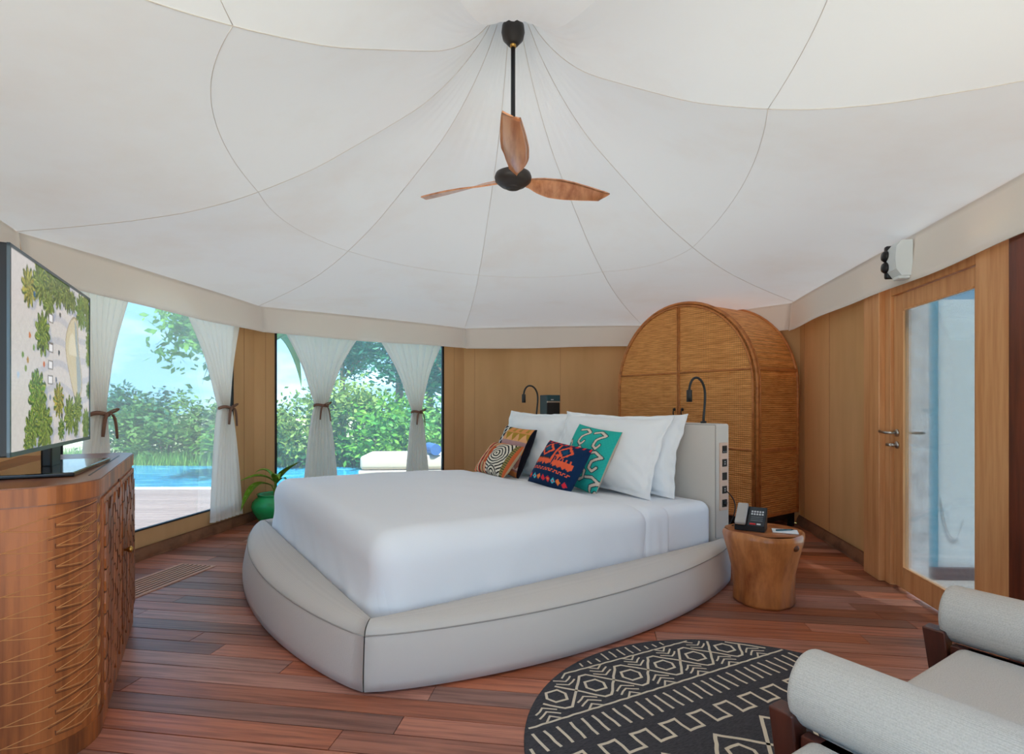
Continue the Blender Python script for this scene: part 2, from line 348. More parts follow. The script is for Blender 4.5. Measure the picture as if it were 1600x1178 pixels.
for i in range(len(POLY)):
    A, B = POLY[i], POLY[(i+1) % len(POLY)]; nA = 21
    G = np.array([[ceil_pt(A, B, a, r, i=i) for r in RS] for a in np.linspace(0, 1, nA)])
    ww = np.linspace(0, 1, nA)[:, None]; rr = RS[None]
    G[:, :, 2] += .005*np.sin(ww*40+i)*np.exp(-((rr-.12)/.09)**2)*np.sin(math.pi*ww)*(rr > .001)
    mk('ceiling_panel', grid(G+off), CANVAS, ceil, smooth=True)
    sm = np.array([ceil_pt(A, B, 0, r, i=i) for r in np.linspace(.03, 1, 60)])+off; sm[:, 2] -= .002
    if ORDER[i][0] != 'N': mk('seam', tube(sm, .002, 5), SEAM, ceil, smooth=True)
    cs = np.array([ceil_pt(A, B, a, .47+.05*math.sin(math.pi*a), i=i) for a in np.linspace(0, 1, 24)])+off; cs[:, 2] -= .001
    mk('cross_seam', tube(cs, .0013, 5), SEAM, ceil, smooth=True)
# valance strips hanging from the eave
val = tag(empty('trim_1', (0, 0, EAVE)), kind='structure')
CEN = np.array([0., 3.6])
INS = []
for i in range(len(POLY)):
    a, b, c = POLY[i-1], POLY[i], POLY[(i+1) % len(POLY)]; n1 = np.array([(b-a)[1], -(b-a)[0]]); n1 /= np.linalg.norm(n1); n2 = np.array([(c-b)[1], -(c-b)[0]]); n2 /= np.linalg.norm(n2)
    m = n1+n2; m /= np.dot(m, n1); INS.append((b, m))
for i in range(len(POLY)):
    (A, mA), (B, mB) = INS[i], INS[(i+1) % len(POLY)]; L = np.linalg.norm(B-A); nA = int(L*14)+2; G = np.zeros((nA, 9, 3))
    for p, a in enumerate(np.linspace(0, 1, nA)):
        for q, t in enumerate(np.linspace(0, 1, 9)):
            d = .10+.035*t+.012*t*math.sin(a*L*5+i*2)+.02*t*math.exp(-((a*L)/.12)**2)*math.sin(a*L*40); e = A+(B-A)*a+(mA*(1-a)+mB*a)*d
            G[p, q] = (e[0], e[1], .012-.302*t+.008*t*math.sin(a*L*2.3+i))
    mk('valance', solid(G, .004), VAL, val, smooth=True)
# ---------------------------------------------------------------- canvas walls with window openings (local x along the wall, -y is the room)
def wall(name, a, b, openings=(), seams=(), skirt=True):
    A, B, L, rz = seg(a, b); parts = []; xs = sorted({0, L, *[v for o in openings for v in o[:2]]})
    for x0, x1 in zip(xs, xs[1:]):
        o = [q for q in openings if q[0] <= x0+1e-6 and q[1] >= x1-1e-6]
        if not o: parts.append(box(x0, x1, 0, .03, 0, EAVE+.02))
        else:
            if o[0][2] > .01: parts.append(box(x0, x1, 0, .03, 0, o[0][2]))
            parts.append(box(x0, x1, 0, .03, o[0][3], EAVE+.02))
    w = tag(mk(name, join(*parts), TAN, loc=(*A, 0), rz=rz), kind='structure')
    for s in seams: mk('seam', tube([(s, -.003, .1), (s, -.003, EAVE-.1)], .002, 6), TANS, w)
    return w
WIN1 = (.40, 2.33, .24, 2.26); WIN2 = (.225, 2.50, .24, 2.26)
wall('wall_near_left', 'L0', 'L1', seams=(1.1, 2.2))
wall('wall_left', 'L1', 'L2', [WIN1], seams=(2.52,))
wall('wall_back_left', 'L2', 'B1', [WIN2], seams=(.12, 2.68))
wall('wall_back', 'B1', 'B2', seams=(.16, 1.4))
wall('wall_back_right', 'B2', 'R1', seams=(.7, 1.4))
DX0, DX1 = 1.723, 3.30
wall('wall_right', 'R1', 'R2', [(DX0+.02, DX1, 0, 2.2)], seams=(.14, .80))
wall('wall_near_right', 'R2', 'N1', [(.8, 2.88, .0, 2.2)]); wall('wall_near', 'N1', 'N0', [(.1, 2.1, 0, 2.2)]); wall('wall_near_corner', 'N0', 'L0', [(.1, 2.1, 0, 2.2)])  # unseen sides behind the camera; wide openings added to let in frontal daylight
def skirt(name, a, b, x0, x1):
    A, B, L, rz = seg(a, b); n = max(4, int((x1-x0)*16)); G = np.zeros((n, 7, 3))
    for i, x in enumerate(np.linspace(x0, x1, n)):
        for j, t in enumerate(np.linspace(0, 1, 7)): G[i, j] = (x, -.012-.035*math.sin(t*math.pi*.5+.2)-.006*math.sin(x*17+t*4)*t, .10*(1-t)+.002)
    tag(mk(name, solid(G, .01), SKIRT, smooth=True, loc=(*A, 0), rz=rz), kind='structure')
skirt('baseboard_left', 'L1', 'L2', 0.05, 2.70); skirt('baseboard_back_left', 'L2', 'B1', .02, 2.84); skirt('baseboard_back', 'B1', 'B2', 0, 2.55)
skirt('baseboard_back_right', 'B2', 'R1', .02, 2.1); skirt('baseboard_right', 'R1', 'R2', .04, 1.72); skirt('baseboard_near_left', 'L0', 'L1', .1, 3.25)
def window(name, a, b, W):
    A, B, L, rz = seg(a, b); x0, x1, z0, z1 = W
    w = tag(mk(name, join(box(x0-.006, x0+.018, -.006, .034, z0, z1), box(x1-.018, x1+.006, -.006, .034, z0, z1), box(x0, x1, -.004, .034, z0-.004, z0+.006)), ZIP, loc=(*A, 0), rz=rz), kind='structure')
    mk('mesh_pane', box(x0+.015, x1-.015, .012, .016, z0+.004, z1), PANE, w)
    return w
window('window_1', 'L1', 'L2', WIN1); window('window_2', 'L2', 'B1', WIN2)
def curtain(a, b, top, tie, bot, label, group, flip=1, seed=0):
    """top=(x0,x1,z) tie=(x,z,half) bot=(x0,x1,z) in the wall's own coordinates"""
    A, B, L, rz = seg(a, b); root = empty('curtain', (*A, 0), rz); tag(root, label, 'curtain', group)
    n, m = 90, 44; G = np.zeros((m, n, 3)); zt, zk, zb = top[2], tie[1], bot[2]
    for j in range(m):
        z = zt+(zb-zt)*(j/(m-1))
        if z >= zk:
            k = (zt-z)/(zt-zk); k2 = k**.92; k3 = k2+(1-math.cos(k*math.pi*2))*.04
            xl = top[0]*(1-k3)+(tie[0]-tie[2])*k3; xr = top[1]*(1-k3)+(tie[0]+tie[2])*k3; tight = k**3
        else:
            k = (zk-z)/(zk-zb); e = k**.6; xl = (tie[0]-tie[2])*(1-e)+bot[0]*e; xr = (tie[0]+tie[2])*(1-e)+bot[1]*e; tight = math.exp(-k*5)
        for i in range(n):
            s = i/(n-1); ph = s*2*math.pi*7.5+seed+.5*math.sin(s*9+seed)
            amp = (.016+.006*math.sin(s*5+seed))*(1-tight)+.028*tight
            if z < zk: amp = .034*(1-.2*k)
            G[j, i] = (xl+(xr-xl)*s+.006*math.sin(ph*1.0+1.3)*(1-tight), -.055+amp*math.sin(ph)-.03*tight*math.sin(math.pi*s), z)
    mk('cloth', solid(G, .003), CURT, root, smooth=True)
    tx, tz, h = tie; ring = [(tx+(h+.016)*math.cos(w), -.075+.046*math.sin(w), tz+.008*math.sin(w*2)) for w in np.linspace(0, 2*math.pi, 25)]
    mk('tie_band', tube(ring, .014, 6, flat=1.2), TIE, root, smooth=True)
    for s, l in ((1, .19), (-.4, .17)):
        mk('tie_tail', tube(bez((tx+flip*.02, -.135, tz), (tx+flip*.06*s, -.15, tz+.01), (tx+flip*.075*s, -.145, tz-.06), (tx+flip*.10*s*.9, -.14, tz-l), 9), [.008, .012, .014, .015, .015, .015, .014, .014, .012], 6, flat=.5), TIE, root, smooth=True)
    mk('tie_loop', tube(bez((tx, -.13, tz), (tx+flip*.09, -.17, tz+.07), (tx+flip*.15, -.14, tz+.03), (tx+flip*.02, -.13, tz), 12), .009, 6, flat=.6), TIE, root, smooth=True)
curtain('L1', 'L2', (.42, .97, 2.25), (.64, 1.22, .05), (.50, .80, .14), 'white voile curtain tied back beside the television', 'white curtains tied back at the windows', 1, 1)
curtain('L1', 'L2', (1.52, 2.37, 2.25), (2.10, 1.26, .06), (1.92, 2.38, .13), 'white voile curtain with brown tie over the pool window, next to the tan pillar', 'white curtains tied back at the windows', 1, 2)
curtain('L2', 'B1', (.26, 1.27, 2.25), (.73, 1.28, .065), (.52, .95, .14), 'white curtain with brown tie beside the potted plant, behind the bed', 'white curtains tied back at the windows', 1, 3)
curtain('L2', 'B1', (1.42, 2.50, 2.25), (2.03, 1.19, .06), (1.86, 2.24, .14), 'white curtain with brown bow nearest the bed pillows', 'white curtains tied back at the windows', 1, 4)

# ---------------------------------------------------------------- glazed door in its timber frame
A, B, L, RZ = seg('R1', 'R2')
dr = tag(empty('door_1', (*A, 0), RZ), kind='structure')
mk('jamb', rbox(1.723, 1.966, -.10, .05, 0, 2.13, .006, 1), DOORW, dr)
mk('jamb_stop', rbox(1.966, 2.048, -.06, .05, 0, 2.13, .004, 1), DOORW, dr)
mk('jamb', rbox(3.03, 3.30, -.10, .05, 0, 2.13, .006, 1), DOORW, dr)
mk('head_frame', rbox(1.968, 3.03, -.055, .05, 2.065, 2.22, .005, 1), DOORW, dr)
leaf = mk('door_leaf', join(rbox(2.05, 2.17, -.04, .0, .012, 2.06, .004, 1), rbox(2.92, 3.028, -.04, 0, .012, 2.06, .004, 1), rbox(2.17, 2.92, -.04, 0, 1.95, 2.06, .004, 1), rbox(2.17, 2.92, -.04, 0, .012, .155, .004, 1)), DOORW, dr)
mk('glass_pane', box(2.165, 2.925, -.024, -.016, .15, 1.955), GLASS, leaf)
mk('glazing_bead', join(box(2.17, 2.18, -.043, -.03, .155, 1.95), box(2.17, 2.92, -.043, -.03, .155, .165), box(2.17, 2.92, -.043, -.03, 1.94, 1.95)), DOORW, leaf)
hd = mk('lever_handle', join(tf(lathe([(0, 0), (.026, 0), (.026, .008), (.022, .012), (0, .012)], 20), rx=math.pi/2, off=(2.10, -.04, 1.09)), tube([(2.10, -.05, 1.09), (2.10, -.095, 1.09), (2.085, -.105, 1.09), (1.99, -.105, 1.095)], .010, 10)), STEEL, leaf, smooth=True)
mk('lock_knob', join(tf(lathe([(0, 0), (.026, 0), (.026, .008), (.022, .012), (0, .012)], 20), rx=math.pi/2, off=(2.10, -.04, 1.005)), tube([(2.10, -.05, 1.005), (2.10, -.085, 1.005)], .012, 10), rbox(2.06, 2.115, -.10, -.083, .995, 1.015, .006, 2)), STEEL, leaf, smooth=True)
mk('outer_lever', tube([(2.10, 0, 1.09), (2.10, .055, 1.09), (2.115, .065, 1.09), (2.22, .065, 1.095)], .010, 10), STEEL, leaf, smooth=True)
tag(mk('trim_2', join(rbox(3.305, 3.60, -.12, .05, 0, 2.13, .01, 1)), POSTD, loc=(*A, 0), rz=RZ), kind='structure')
# wall speaker on the valance above the door
sp = empty('wall_speaker', (*(A+(B-A)/L*2.345), 2.125), RZ); tag(sp, 'small white wall speaker with black grille above the glass door', 'speaker')
prof = [(-.12, 0), (-.12, .23), (-.185, .23), (-.216, .19), (-.222, .115), (-.216, .045), (-.185, 0)]
hv, hf = prism([(y, z) for y, z in prof], 0, .115); hv = np.stack([hv[:, 2], hv[:, 0], hv[:, 1]], 1)
mk('housing', (hv, [q[::-1] for q in hf]), WHITE, sp)
mk('grille', rbox(-.04, -.001, -.222, -.125, .005, .225, .012, 2), BLACK, sp, smooth=True)
for z in (.155, .08): mk('driver', tf(lathe([(0, .0), (.036, 0), (.038, .012), (.028, .026), (0, .03)], 20), rx=math.pi/2, off=(-.012, -.214, z)), BLACK, sp, smooth=True)
mk('bracket', rbox(.03, .11, -.20, -.13, -.02, .002, .008, 2), WHITE, sp)

# ---------------------------------------------------------------- open-air bathroom behind the door
bx = lambda n, vf, m, lab=None, cat=None: (tag(mk(n, vf, m), lab, cat) if lab else tag(mk(n, vf, m), kind='structure'))
dirx = np.array([math.cos(RZ), math.sin(RZ)]); outw = np.array([-dirx[1], dirx[0]])
def wp(x, y): return A+dirx*x+outw*y
def quadbox(p, q, th, z0, z1):
    p, q = np.array(p), np.array(q); d = (q-p)/np.linalg.norm(q-p); n = np.array([-d[1], d[0]])*th/2
    return prism([tuple(p+n), tuple(q+n), tuple(q-n), tuple(p-n)], z0, z1)
bx('trim_3', quadbox(wp(1.82, .04), wp(1.79, .305), .05, -.02, 2.5), PLAST)
bx('floor_bathroom', prism([tuple(wp(1.2, .03)), tuple(wp(4.4, .03)), tuple(wp(4.4, 3.0)), tuple(wp(1.2, 3.0))], -.10, -.012), mat('bath_floor', (190, 176, 168), .5))
bx('trim_4', quadbox(wp(1.79, .315), wp(1.66, 1.3), .10, -.012, .075), SWOOD)
fg = empty('shower_screen', (*wp(1.70, .98), .075)); tag(fg, 'frosted white shower screen seen through the glass door', 'shower screen')
def loc2(p): q = wp(*p)-wp(1.70, .98); return q
mk('frosted_pane', quadbox(loc2((1.782, .385)), loc2((1.68, 1.28)), .012, 0, 2.0), FROST, fg)
mk('tinted_edge_pane', quadbox(loc2((1.79, .315)), loc2((1.784, .378)), .014, 0, 2.0), FROSTB, fg)
a0, a1 = loc2((1.775, .40)), loc2((1.765, .58))
ho = [(*(a0+(a1-a0)*((1-math.cos(t))/2)+dirx*.022), .62-.40*math.sin(t)**1.0) for t in np.linspace(.25, math.pi*.8, 16)]
mk('hose', tube(ho, .007, 8), FROST, fg, smooth=True)

# ---------------------------------------------------------------- bed
ba = math.radians(34.2); BD = np.array([math.cos(ba), math.sin(ba)]); BP = np.array([-math.sin(ba), math.cos(ba)]); BC = np.array([-.659, 2.427])
bed = empty('bed', (*BC, 0), ba); tag(bed, 'upholstered bed with curved grey linen base and headboard with sockets', 'bed')
WD = 2.74
def base_seg(in0, in1, out0, out1, nrm, bow, zt=.292):
    """lens-shaped padded segment: straight inner edge, bowed outer face"""
    n = 40; prof = []
    for k in range(7): w = k/6*math.pi/2; prof.append((0+.03*(1-math.cos(w)) if False else .0, 0))
    rows = []
    in0, in1, out0, out1, nrm = map(np.array, (in0, in1, out0, out1, nrm))
    for i in range(n+1):
        t = i/n; q = 4*t*(1-t); pi = in0+(in1-in0)*t; po = out0+(out1-out0)*t+nrm*bow*q**.85
        w = np.linalg.norm(po-pi); u = (po-pi)/w; sec = []
        drop = .0
        for f, z in ((0, .012), (0, .12), (0, .24), (.02, .285), (.07, zt), (.3, zt+.012), (.55, zt+.008), (.74, zt-.006), (.83, zt-.018), (.885, zt-.04), (.92, zt-.075), (.965, .16), (1., .10), (1., .055), (.985, .012)):
            sec.append((*(pi+u*w*f), z))
        rows.append(sec)
    G = np.array(rows); a, b = G.shape[:2]; v, f = grid(G)
    f = [q[::-1] for q in f]
    f += [(i*b+b-1, i*b, (i+1)*b, (i+1)*b+b-1) for i in range(a-1)] + [tuple(range(b)), tuple(range((a-1)*b, a*b))[::-1]]
    return (v, f), G[:, 9]
g = .004
for in0, in1, o0, o1, nr, bow in (((.082, .105), (2.70, .105), (.0, -.004), (2.80, .06), (0, -1), .29), ((.078, WD-.105), (.078, .105), (-.004, WD), (-.004, .0), (-1, 0), .25), ((2.70, WD-.105), (.082, WD-.105), (2.80, WD-.06), (.0, WD+.004), (0, 1), .29)):
    vf, line = base_seg(in0, in1, o0, o1, nr, bow); s_ = mk('base_cushion', vf, LINEN, bed, smooth=True)
    mk('piping', tube(line+np.array([0, 0, .004]), .0035, 6), PIPE, s_, smooth=True)
mk('platform', box(.09, 2.68, .11, WD-.11, .03, .2), mat('dark_platform', (40, 40, 46), .8), bed)
hb = mk('headboard', rbox(2.70, 2.87, .12, WD-.10, .02, 1.145, .018, 3), LINEN, bed, smooth=False)
mk('headboard_piping', join(tube([(2.705, .125, .3), (2.705, .125, 1.137)], .004, 6), tube([(2.705, .125, 1.137), (2.705, WD-.105, 1.137)], .004, 6)), PIPE, hb)
pl = mk('socket_panel', rbox(2.745, 2.835, .108, .122, .50, 1.005, .003, 1), SOCKP, bed)
for k in range(5):
    z = .955-.1005*k; so = mk('socket', rbox(2.763, 2.817, .1035, .110, z-.028, z+.028, .002, 1), BLACK, pl)
    if k in (1, 3): mk('contact', join(box(2.785, 2.795, .1025, .1036, z+.004, z+.012), box(2.785, 2.795, .1025, .1036, z-.012, z-.004)), KEYW, so)
    if k == 0: mk('contact', join(box(2.774, 2.780, .1025, .1036, z-.02, z-.014), box(2.798, 2.804, .1025, .1036, z-.02, z-.014)), KEYW, so)
    if k == 4: mk('dial', tf(lathe([(0, 0), (.019, 0), (.017, .010), (0, .011)], 20), rx=math.pi/2, off=(2.79, .1036, z)), BLACKM, so, smooth=True)
MB = Matrix.Translation((*BC, 0)) @ Matrix.Rotation(ba, 4, 'Z')
mt = mk('mattress', rbox(.12, 2.69, .135, WD-.135, .20, .575, .075, 4, (20, 20, 3)), COTTON, smooth=True, M=MB)
tag(mt, 'thick white mattress in a fitted sheet on the curved base', 'mattress')
v, f = rbox(.085, 2.02, .112, WD-.112, .03, .655, .15, 7, (60, 60, 14)); v = np.array(v)
tt = (v[:, 1]-WD/2)/(WD/2); ss = v[:, 0]; topw = np.clip((v[:, 2]-.5)/.15, 0, 1)
v[:, 2] += topw*(.025*np.cos(tt*math.pi/2)+.012*noise2(ss*2.2, v[:, 1]*2.0)-.06*np.clip((ss-1.35)/.65, 0, 1)**1.5)
sd = np.clip(.655-v[:, 2], 0, .37)/.37
nx = .008*noise2(v[:, 1]*7+sd*2, v[:, 2]*5, 2)*sd; v[:, 0] += np.where(ss < .3, nx+.018*np.sin(sd*math.pi), 0); edge = np.where(v[:, 1] < WD/2, -1, 1)*(abs(v[:, 1]-WD/2) > WD/2-.3)
v[:, 1] += edge*(.008*noise2(ss*7, v[:, 2]*5, 3)*sd-.010*sd+.015*np.sin(sd*math.pi))
tag(mk('duvet', (v, f), COTTON, smooth=True, M=MB), 'plump white duvet spread over the bed', 'duvet')
v, f = rbox(1.93, 2.24, .124, WD-.124, .06, .592, .085, 5, (8, 60, 8)); v = np.array(v)
v[:, 2] += .006*noise2(v[:, 0]*9, v[:, 1]*3, 4)*(v[:, 2] > .5); v[:, 1] += .004*np.sin(v[:, 0]*60)*np.clip((.55-v[:, 2])*6, 0, 1)
tag(mk('folded_sheet', (v, f), COTTON, smooth=True, M=MB), 'white top sheet folded back over the edge of the duvet', 'sheet')

# ---------------------------------------------------------------- pillows and cushions
def pillow(w, h, T, n=40, flange=0., pinch=.05, seed=0):
    a = np.linspace(-1, 1, n); X, Y = np.meshgrid(a, a, indexing='ij'); out = []
    for s in (1, -1):
        e = 1-flange
        prof = np.clip(1-np.abs(X/e)**2.6, 0, 1)**.55*np.clip(1-np.abs(Y/e)**2.6, 0, 1)**.55
        x = X*w/2*(1-pinch*(1-Y**2)); y = Y*h/2*(1-pinch*(1-X**2))
        z = s*(T*prof+.0035)*(1+.10*noise2(X*3, Y*3, seed+s))+.026*noise2(X*4+seed, Y*4)*flange*8*(1-prof)+(s*.006*np.sin(X*9+Y*5*np.sin(X*2+seed)+seed)*prof*(1-prof)*3 if flange else 0)
        out.append(np.stack([x, y, z], 2))
    v1, f1 = grid(out[0]); v2, f2 = grid(out[1]); m = n*n; b = n
    rim = [i*b for i in range(n)]+[(n-1)*b+j for j in range(1, n)]+[i*b+n-1 for i in range(n-2, -1, -1)]+[j for j in range(n-2, 0, -1)]
    F = f1+[tuple(i+m for i in q[::-1]) for q in f2]+[(rim[i], rim[i]+m, rim[(i+1) % len(rim)]+m, rim[(i+1) % len(rim)]) for i in range(len(rim))]
    return (np.vstack([v1, v2]), F), (X.ravel(), Y.ravel())
def pmat(s, t, z, tilt, h, roll=0, yaw=0):
    """frame whose X runs to the photo's right along the bed, Y up the leaning face; (s,t,z) is the middle of the bottom edge"""
    th = math.radians(tilt); p3 = Vector((*BP, 0)); d3 = Vector((*BD, 0)); R = Matrix.Rotation(math.radians(yaw), 3, 'Z'); p3 = R @ p3; d3 = R @ d3
    x = -p3; y = d3*math.cos(th)+Vector((0, 0, math.sin(th))); zz = x.cross(y)
    M = Matrix((x, y, zz)).transposed().to_4x4(); M = M @ Matrix.Rotation(math.radians(roll), 4, 'Z')
    o = Vector((*(BC+BD*s+BP*t), z)); c = o+y*(h/2); M.translation = c; return M
def add_pillow(name, label, cat, group, w, h, T, M, m, flange=0., paint=None, n=40, seed=0):
    vf, (X, Y) = pillow(w, h, T, n, flange, .075 if flange else .05, seed); o = mk(name, vf, m, smooth=True, M=M); tag(o, label, cat, group)
    if paint:
        c1 = paint(X, Y, 1); c2 = paint(X, Y, -1); c = np.vstack([c1, c2]); at = o.data.color_attributes.new('Col', 'FLOAT_COLOR', 'POINT')
        at.data.foreach_set('color', np.hstack([c, np.ones((len(c), 1))]).astype(np.float32).ravel())
    return o
add_pillow('bed_pillow', 'back white pillow leaning on the headboard near the socket panel', 'pillow', 'white pillows', 1.22, .66, .11, pmat(2.47, .93, .572, 74, .66, roll=1), PILL, .09, n=70, seed=1)
add_pillow('bed_pillow', 'large white pillow behind the teal cushion, in front of another pillow', 'pillow', 'white pillows', 1.28, .68, .115, pmat(2.31, 1.03, .585, 68, .68, roll=-1), PILL, .09, n=70, seed=2)
add_pillow('bed_pillow', 'white pillow behind the patchwork cushion, farthest from the wardrobe', 'pillow', 'white pillows', 1.04, .68, .115, pmat(2.36, 2.14, .575, 70, .68, roll=-1, yaw=0), PILL, .09, n=70, seed=3)
def C(*c): return np.array(lin(c))
def blank(X, c): return np.tile(C(*c), (len(X), 1))
def put(col, mask, c): col[mask] = C(*c)
def segd(x, y, pts):
    d = np.full(x.shape, 9.)
    for (x0, y0), (x1, y1) in zip(pts, pts[1:]):
        L = (x1-x0)**2+(y1-y0)**2; t = np.clip(((x-x0)*(x1-x0)+(y-y0)*(y1-y0))/L, 0, 1); d = np.minimum(d, np.hypot(x-x0-t*(x1-x0), y-y0-t*(y1-y0)))
    return d
def teal(X, Y, s):
    c = blank(X, (44, 178, 164)); k = noise2(X*40, Y*40); c *= (1+.08*k)[:, None]
    if s < 0: return blank(X, (196, 180, 160))
    hexa = [(math.cos(w)*.17, math.sin(w)*.2) for w in np.linspace(.5, 2*math.pi+.5, 7)]
    hook = [(-.22, .18), (.0, .24), (.22, .15), (.0, -.02), (-.02, -.2), (.10, -.26), (.18, -.14)]
    def motif(pts, cx, cy, sc=1.):
        d = segd(X, Y, [(cx+a*sc, cy+b*sc) for a, b in pts]); put(c, d < .062, (40, 74, 78)); put(c, d < .036, (226, 208, 190))
    for cx, cy in ((-.28, .60), (.42, .58), (.62, -.1)): motif(hook, cx, cy, 1.15)
    for cx, cy in ((-.12, .02), (.34, -.56), (-.8, .18)): motif(hexa, cx, cy)
    for cx, cy in ((-.30, -.62), (.80, -.80)): motif(hook, cx, cy, 1.)
    return c
def navy(X, Y, s):
    c = blank(X, (14, 44, 78))
    if s < 0: return c
    O = (238, 98, 62)
    q = lambda v, k: np.round(v*k)/k
    x, y = q(X, 34), q(Y, 26)
    for cx in (-.52, .36):
        d = np.abs(x-cx)/.36+np.abs(y-.52)/.34; put(c, (d < 1.) & (d > .66), O); put(c, d < .42, (18, 70, 104) if cx > 0 else (24, 90, 116))
    saw = .10*np.abs(((x*5.2) % 1)-.5)*2
    put(c, (y < .15) & (y > -.06-saw) & (x > -.86) & (x < -.08), (34, 44, 44)); put(c, (y < .04) & (y > -.10-saw) & (x > -.86) & (x < -.08), O)
    put(c, (y < .10) & (y > .03) & (x > -.82) & (x < -.12) & (((x*16) % 1) < .5), O)
    put(c, (np.abs(x+.06) < .05) & (y > -.1) & (y < .86), O)
    put(c, (y < .08) & (y > -.12-saw) & (x > .05) & (x < .86), O); put(c, (y < .20) & (y >= .08) & (x > .05) & (x < .86) & (((x*7) % 1) < .45), O)
    put(c, (x > .0) & (x < .22) & (np.abs(y-.30) < (x)*.6) & (y < .45), O)
    mz = -.42+.07*(((x*6) % 1) < .5); put(c, (np.abs(y-mz) < .028) & (np.abs(x) < .9), O); put(c, (np.abs(y+.385) < .05) & (np.minimum((x*6) % .5, .5-(x*6) % .5) < .06) & (np.abs(x) < .9), O)
    for i, cx in enumerate(np.linspace(-.82, .82, 8)):
        d = np.abs(x-cx)/.10+np.abs(y+.74+.02*(i % 2))/.12; put(c, d < 1, ((226, 46, 62), (70, 196, 206), (238, 120, 60), (226, 46, 62))[i % 4]); put(c, d < .4, ((240, 140, 60), (226, 46, 62))[i % 2])
    put(c, (y > .86) & (((x*4) % 1) < .4), (226, 46, 50))
    return c
def patch(X, Y, s):
    c = blank(X, (176, 128, 120))
    if s < 0: return blank(X, (28, 24, 34))
    y = Y; x = X
    put(c, y > .72, (226, 148, 88)); tri = np.abs(((x*2.6) % 1)-.5)*2
    put(c, (y > .36) & (y <= .72), (232, 168, 116)); put(c, (y > .36) & (y <= .72) & ((y-.36)/.36 > tri), (176, 136, 50)); put(c, (y > .78) & (((x*2.6+.3) % 1) < .4), (184, 140, 56))
    put(c, (y > .16) & (y <= .36), (182, 140, 138)); put(c, (y > -.14) & (y <= .16), (246, 156, 84)); put(c, (y > -.30) & (y <= -.14), (172, 132, 130))
    put(c, (y <= -.30) & (((x*2.4+np.floor(y*3)*.5) % 1) < .5), (190, 116, 98)); tr = np.abs(((x*2.4) % 1)-.5)*2; put(c, (y <= -.42) & (y > -.74) & ((y+.74)/.32 < 1-tr), (226, 198, 184)); put(c, (y < -.82), (222, 140, 84))
    b = x < -.46; put(c, b, (30, 32, 44)); put(c, b & (np.abs(((x*3+y*2.6) % 1)-.5) < .15), (226, 222, 214)); put(c, b & (np.abs(((x*3-y*2.6) % 1)-.5) < .11), (226, 222, 214))
    put(c, x > .93, (24, 20, 30)); return c
def rings(X, Y, s):
    c = blank(X, (206, 176, 140))
    if s < 0: return c
    r = np.hypot((X-.22)*1.25, Y-.12); put(c, X >= -.12, (232, 220, 200)); put(c, (X >= -.12) & (((r*6.2) % 1) < .42), (28, 26, 28))
    r2 = np.hypot((X-.30)*1.25, Y+1.0); put(c, (X >= -.12) & (r2 < .42), (232, 220, 200)); put(c, (X >= -.12) & (r2 < .42) & (((r2*6.2) % 1) < .42), (28, 26, 28))
    L = X < -.12; k = np.floor((X+1)*13).astype(int)
    for i, cc in enumerate(((218, 70, 60), (232, 170, 120), (226, 96, 76), (150, 160, 120), (236, 196, 150), (210, 74, 54), (58, 56, 46), (232, 130, 100), (168, 172, 120), (206, 84, 60), (228, 186, 140))): put(c, L & (k % 11 == i), cc)
    put(c, L & (((Y*9+X*4) % 1) < .22) & (k % 3 == 0), (60, 80, 60)); put(c, (X > -.34) & L & (np.abs(Y) < .55), (196, 84, 44)); put(c, X > .80, (150, 130, 76)); put(c, (X > .80) & (((Y*8) % 1) < .35), (70, 80, 50)); put(c, X > .94, (214, 104, 60))
    return c
add_pillow('cushion', 'patchwork kilim cushion with orange bands and black and white edge', 'cushion', 'patterned cushions', .54, .50, .09, pmat(2.14, 2.12, .60, 66, .50, roll=-3), KILIM, paint=patch, n=150, seed=4)
add_pillow('cushion', 'small orange striped cushion with black and white rings', 'cushion', 'patterned cushions', .54, .36, .085, pmat(1.91, 2.04, .625, 50, .36, roll=-2), KILIM, paint=rings, n=150, seed=5)
add_pillow('cushion', 'teal cushion with cream hexagons and hooks', 'cushion', 'patterned cushions', .54, .55, .09, pmat(2.13, 1.03, .60, 64, .55, roll=-6), KILIM, paint=teal, n=150, seed=6)
add_pillow('cushion', 'small navy cushion with orange woven motifs', 'cushion', 'patterned cushions', .56, .40, .085, pmat(1.86, 1.05, .625, 58, .40, roll=-5), KILIM, paint=navy, n=150, seed=7)

# ---------------------------------------------------------------- reading lamps, tower speaker
for t, lab in ((.30, 'black gooseneck reading lamp on the headboard in front of the rattan wardrobe'), (2.47, 'black gooseneck reading lamp on the headboard in front of the tan wall')):
    o = empty('reading_lamp', (*(BC+BD*2.80+BP*t), 1.145), ba); tag(o, lab, 'lamp', 'headboard reading lamps')
    mk('base', lathe([(0, 0), (.022, 0), (.022, .012), (.012, .02), (0, .02)], 20), BLACKM, o, smooth=True)
    neck = np.vstack([bez((0, 0, .015), (.01, 0, .12), (.03, 0, .20), (.015, 0, .26), 12), bez((.015, 0, .26), (-.015, 0, .375), (-.155, 0, .39), (-.17, 0, .255), 18)[1:]])
    mk('gooseneck', tube(neck, .0095, 10), BLACKM, o, smooth=True)
    mk('lamp_head', lathe([(0, 0), (.021, 0), (.021, .088), (.012, .094), (0, .094)], 20, (-.17, 0, .165)), BLACKM, o, smooth=True)
ts = empty('tower_speaker', (.45, 6.37, 0), math.radians(24)); tag(ts, 'slim black tower speaker with silver band behind the bed', 'speaker')
mk('cabinet', rbox(-.095, .075, -.09, .09, 0, 1.40, .006, 1), BLACK, ts)
mk('control_face', rbox(-.0945, .0745, -.0935, -.085, 1.33, 1.398, .002, 1), mat('speaker_teal', (40, 74, 82), .25), ts)
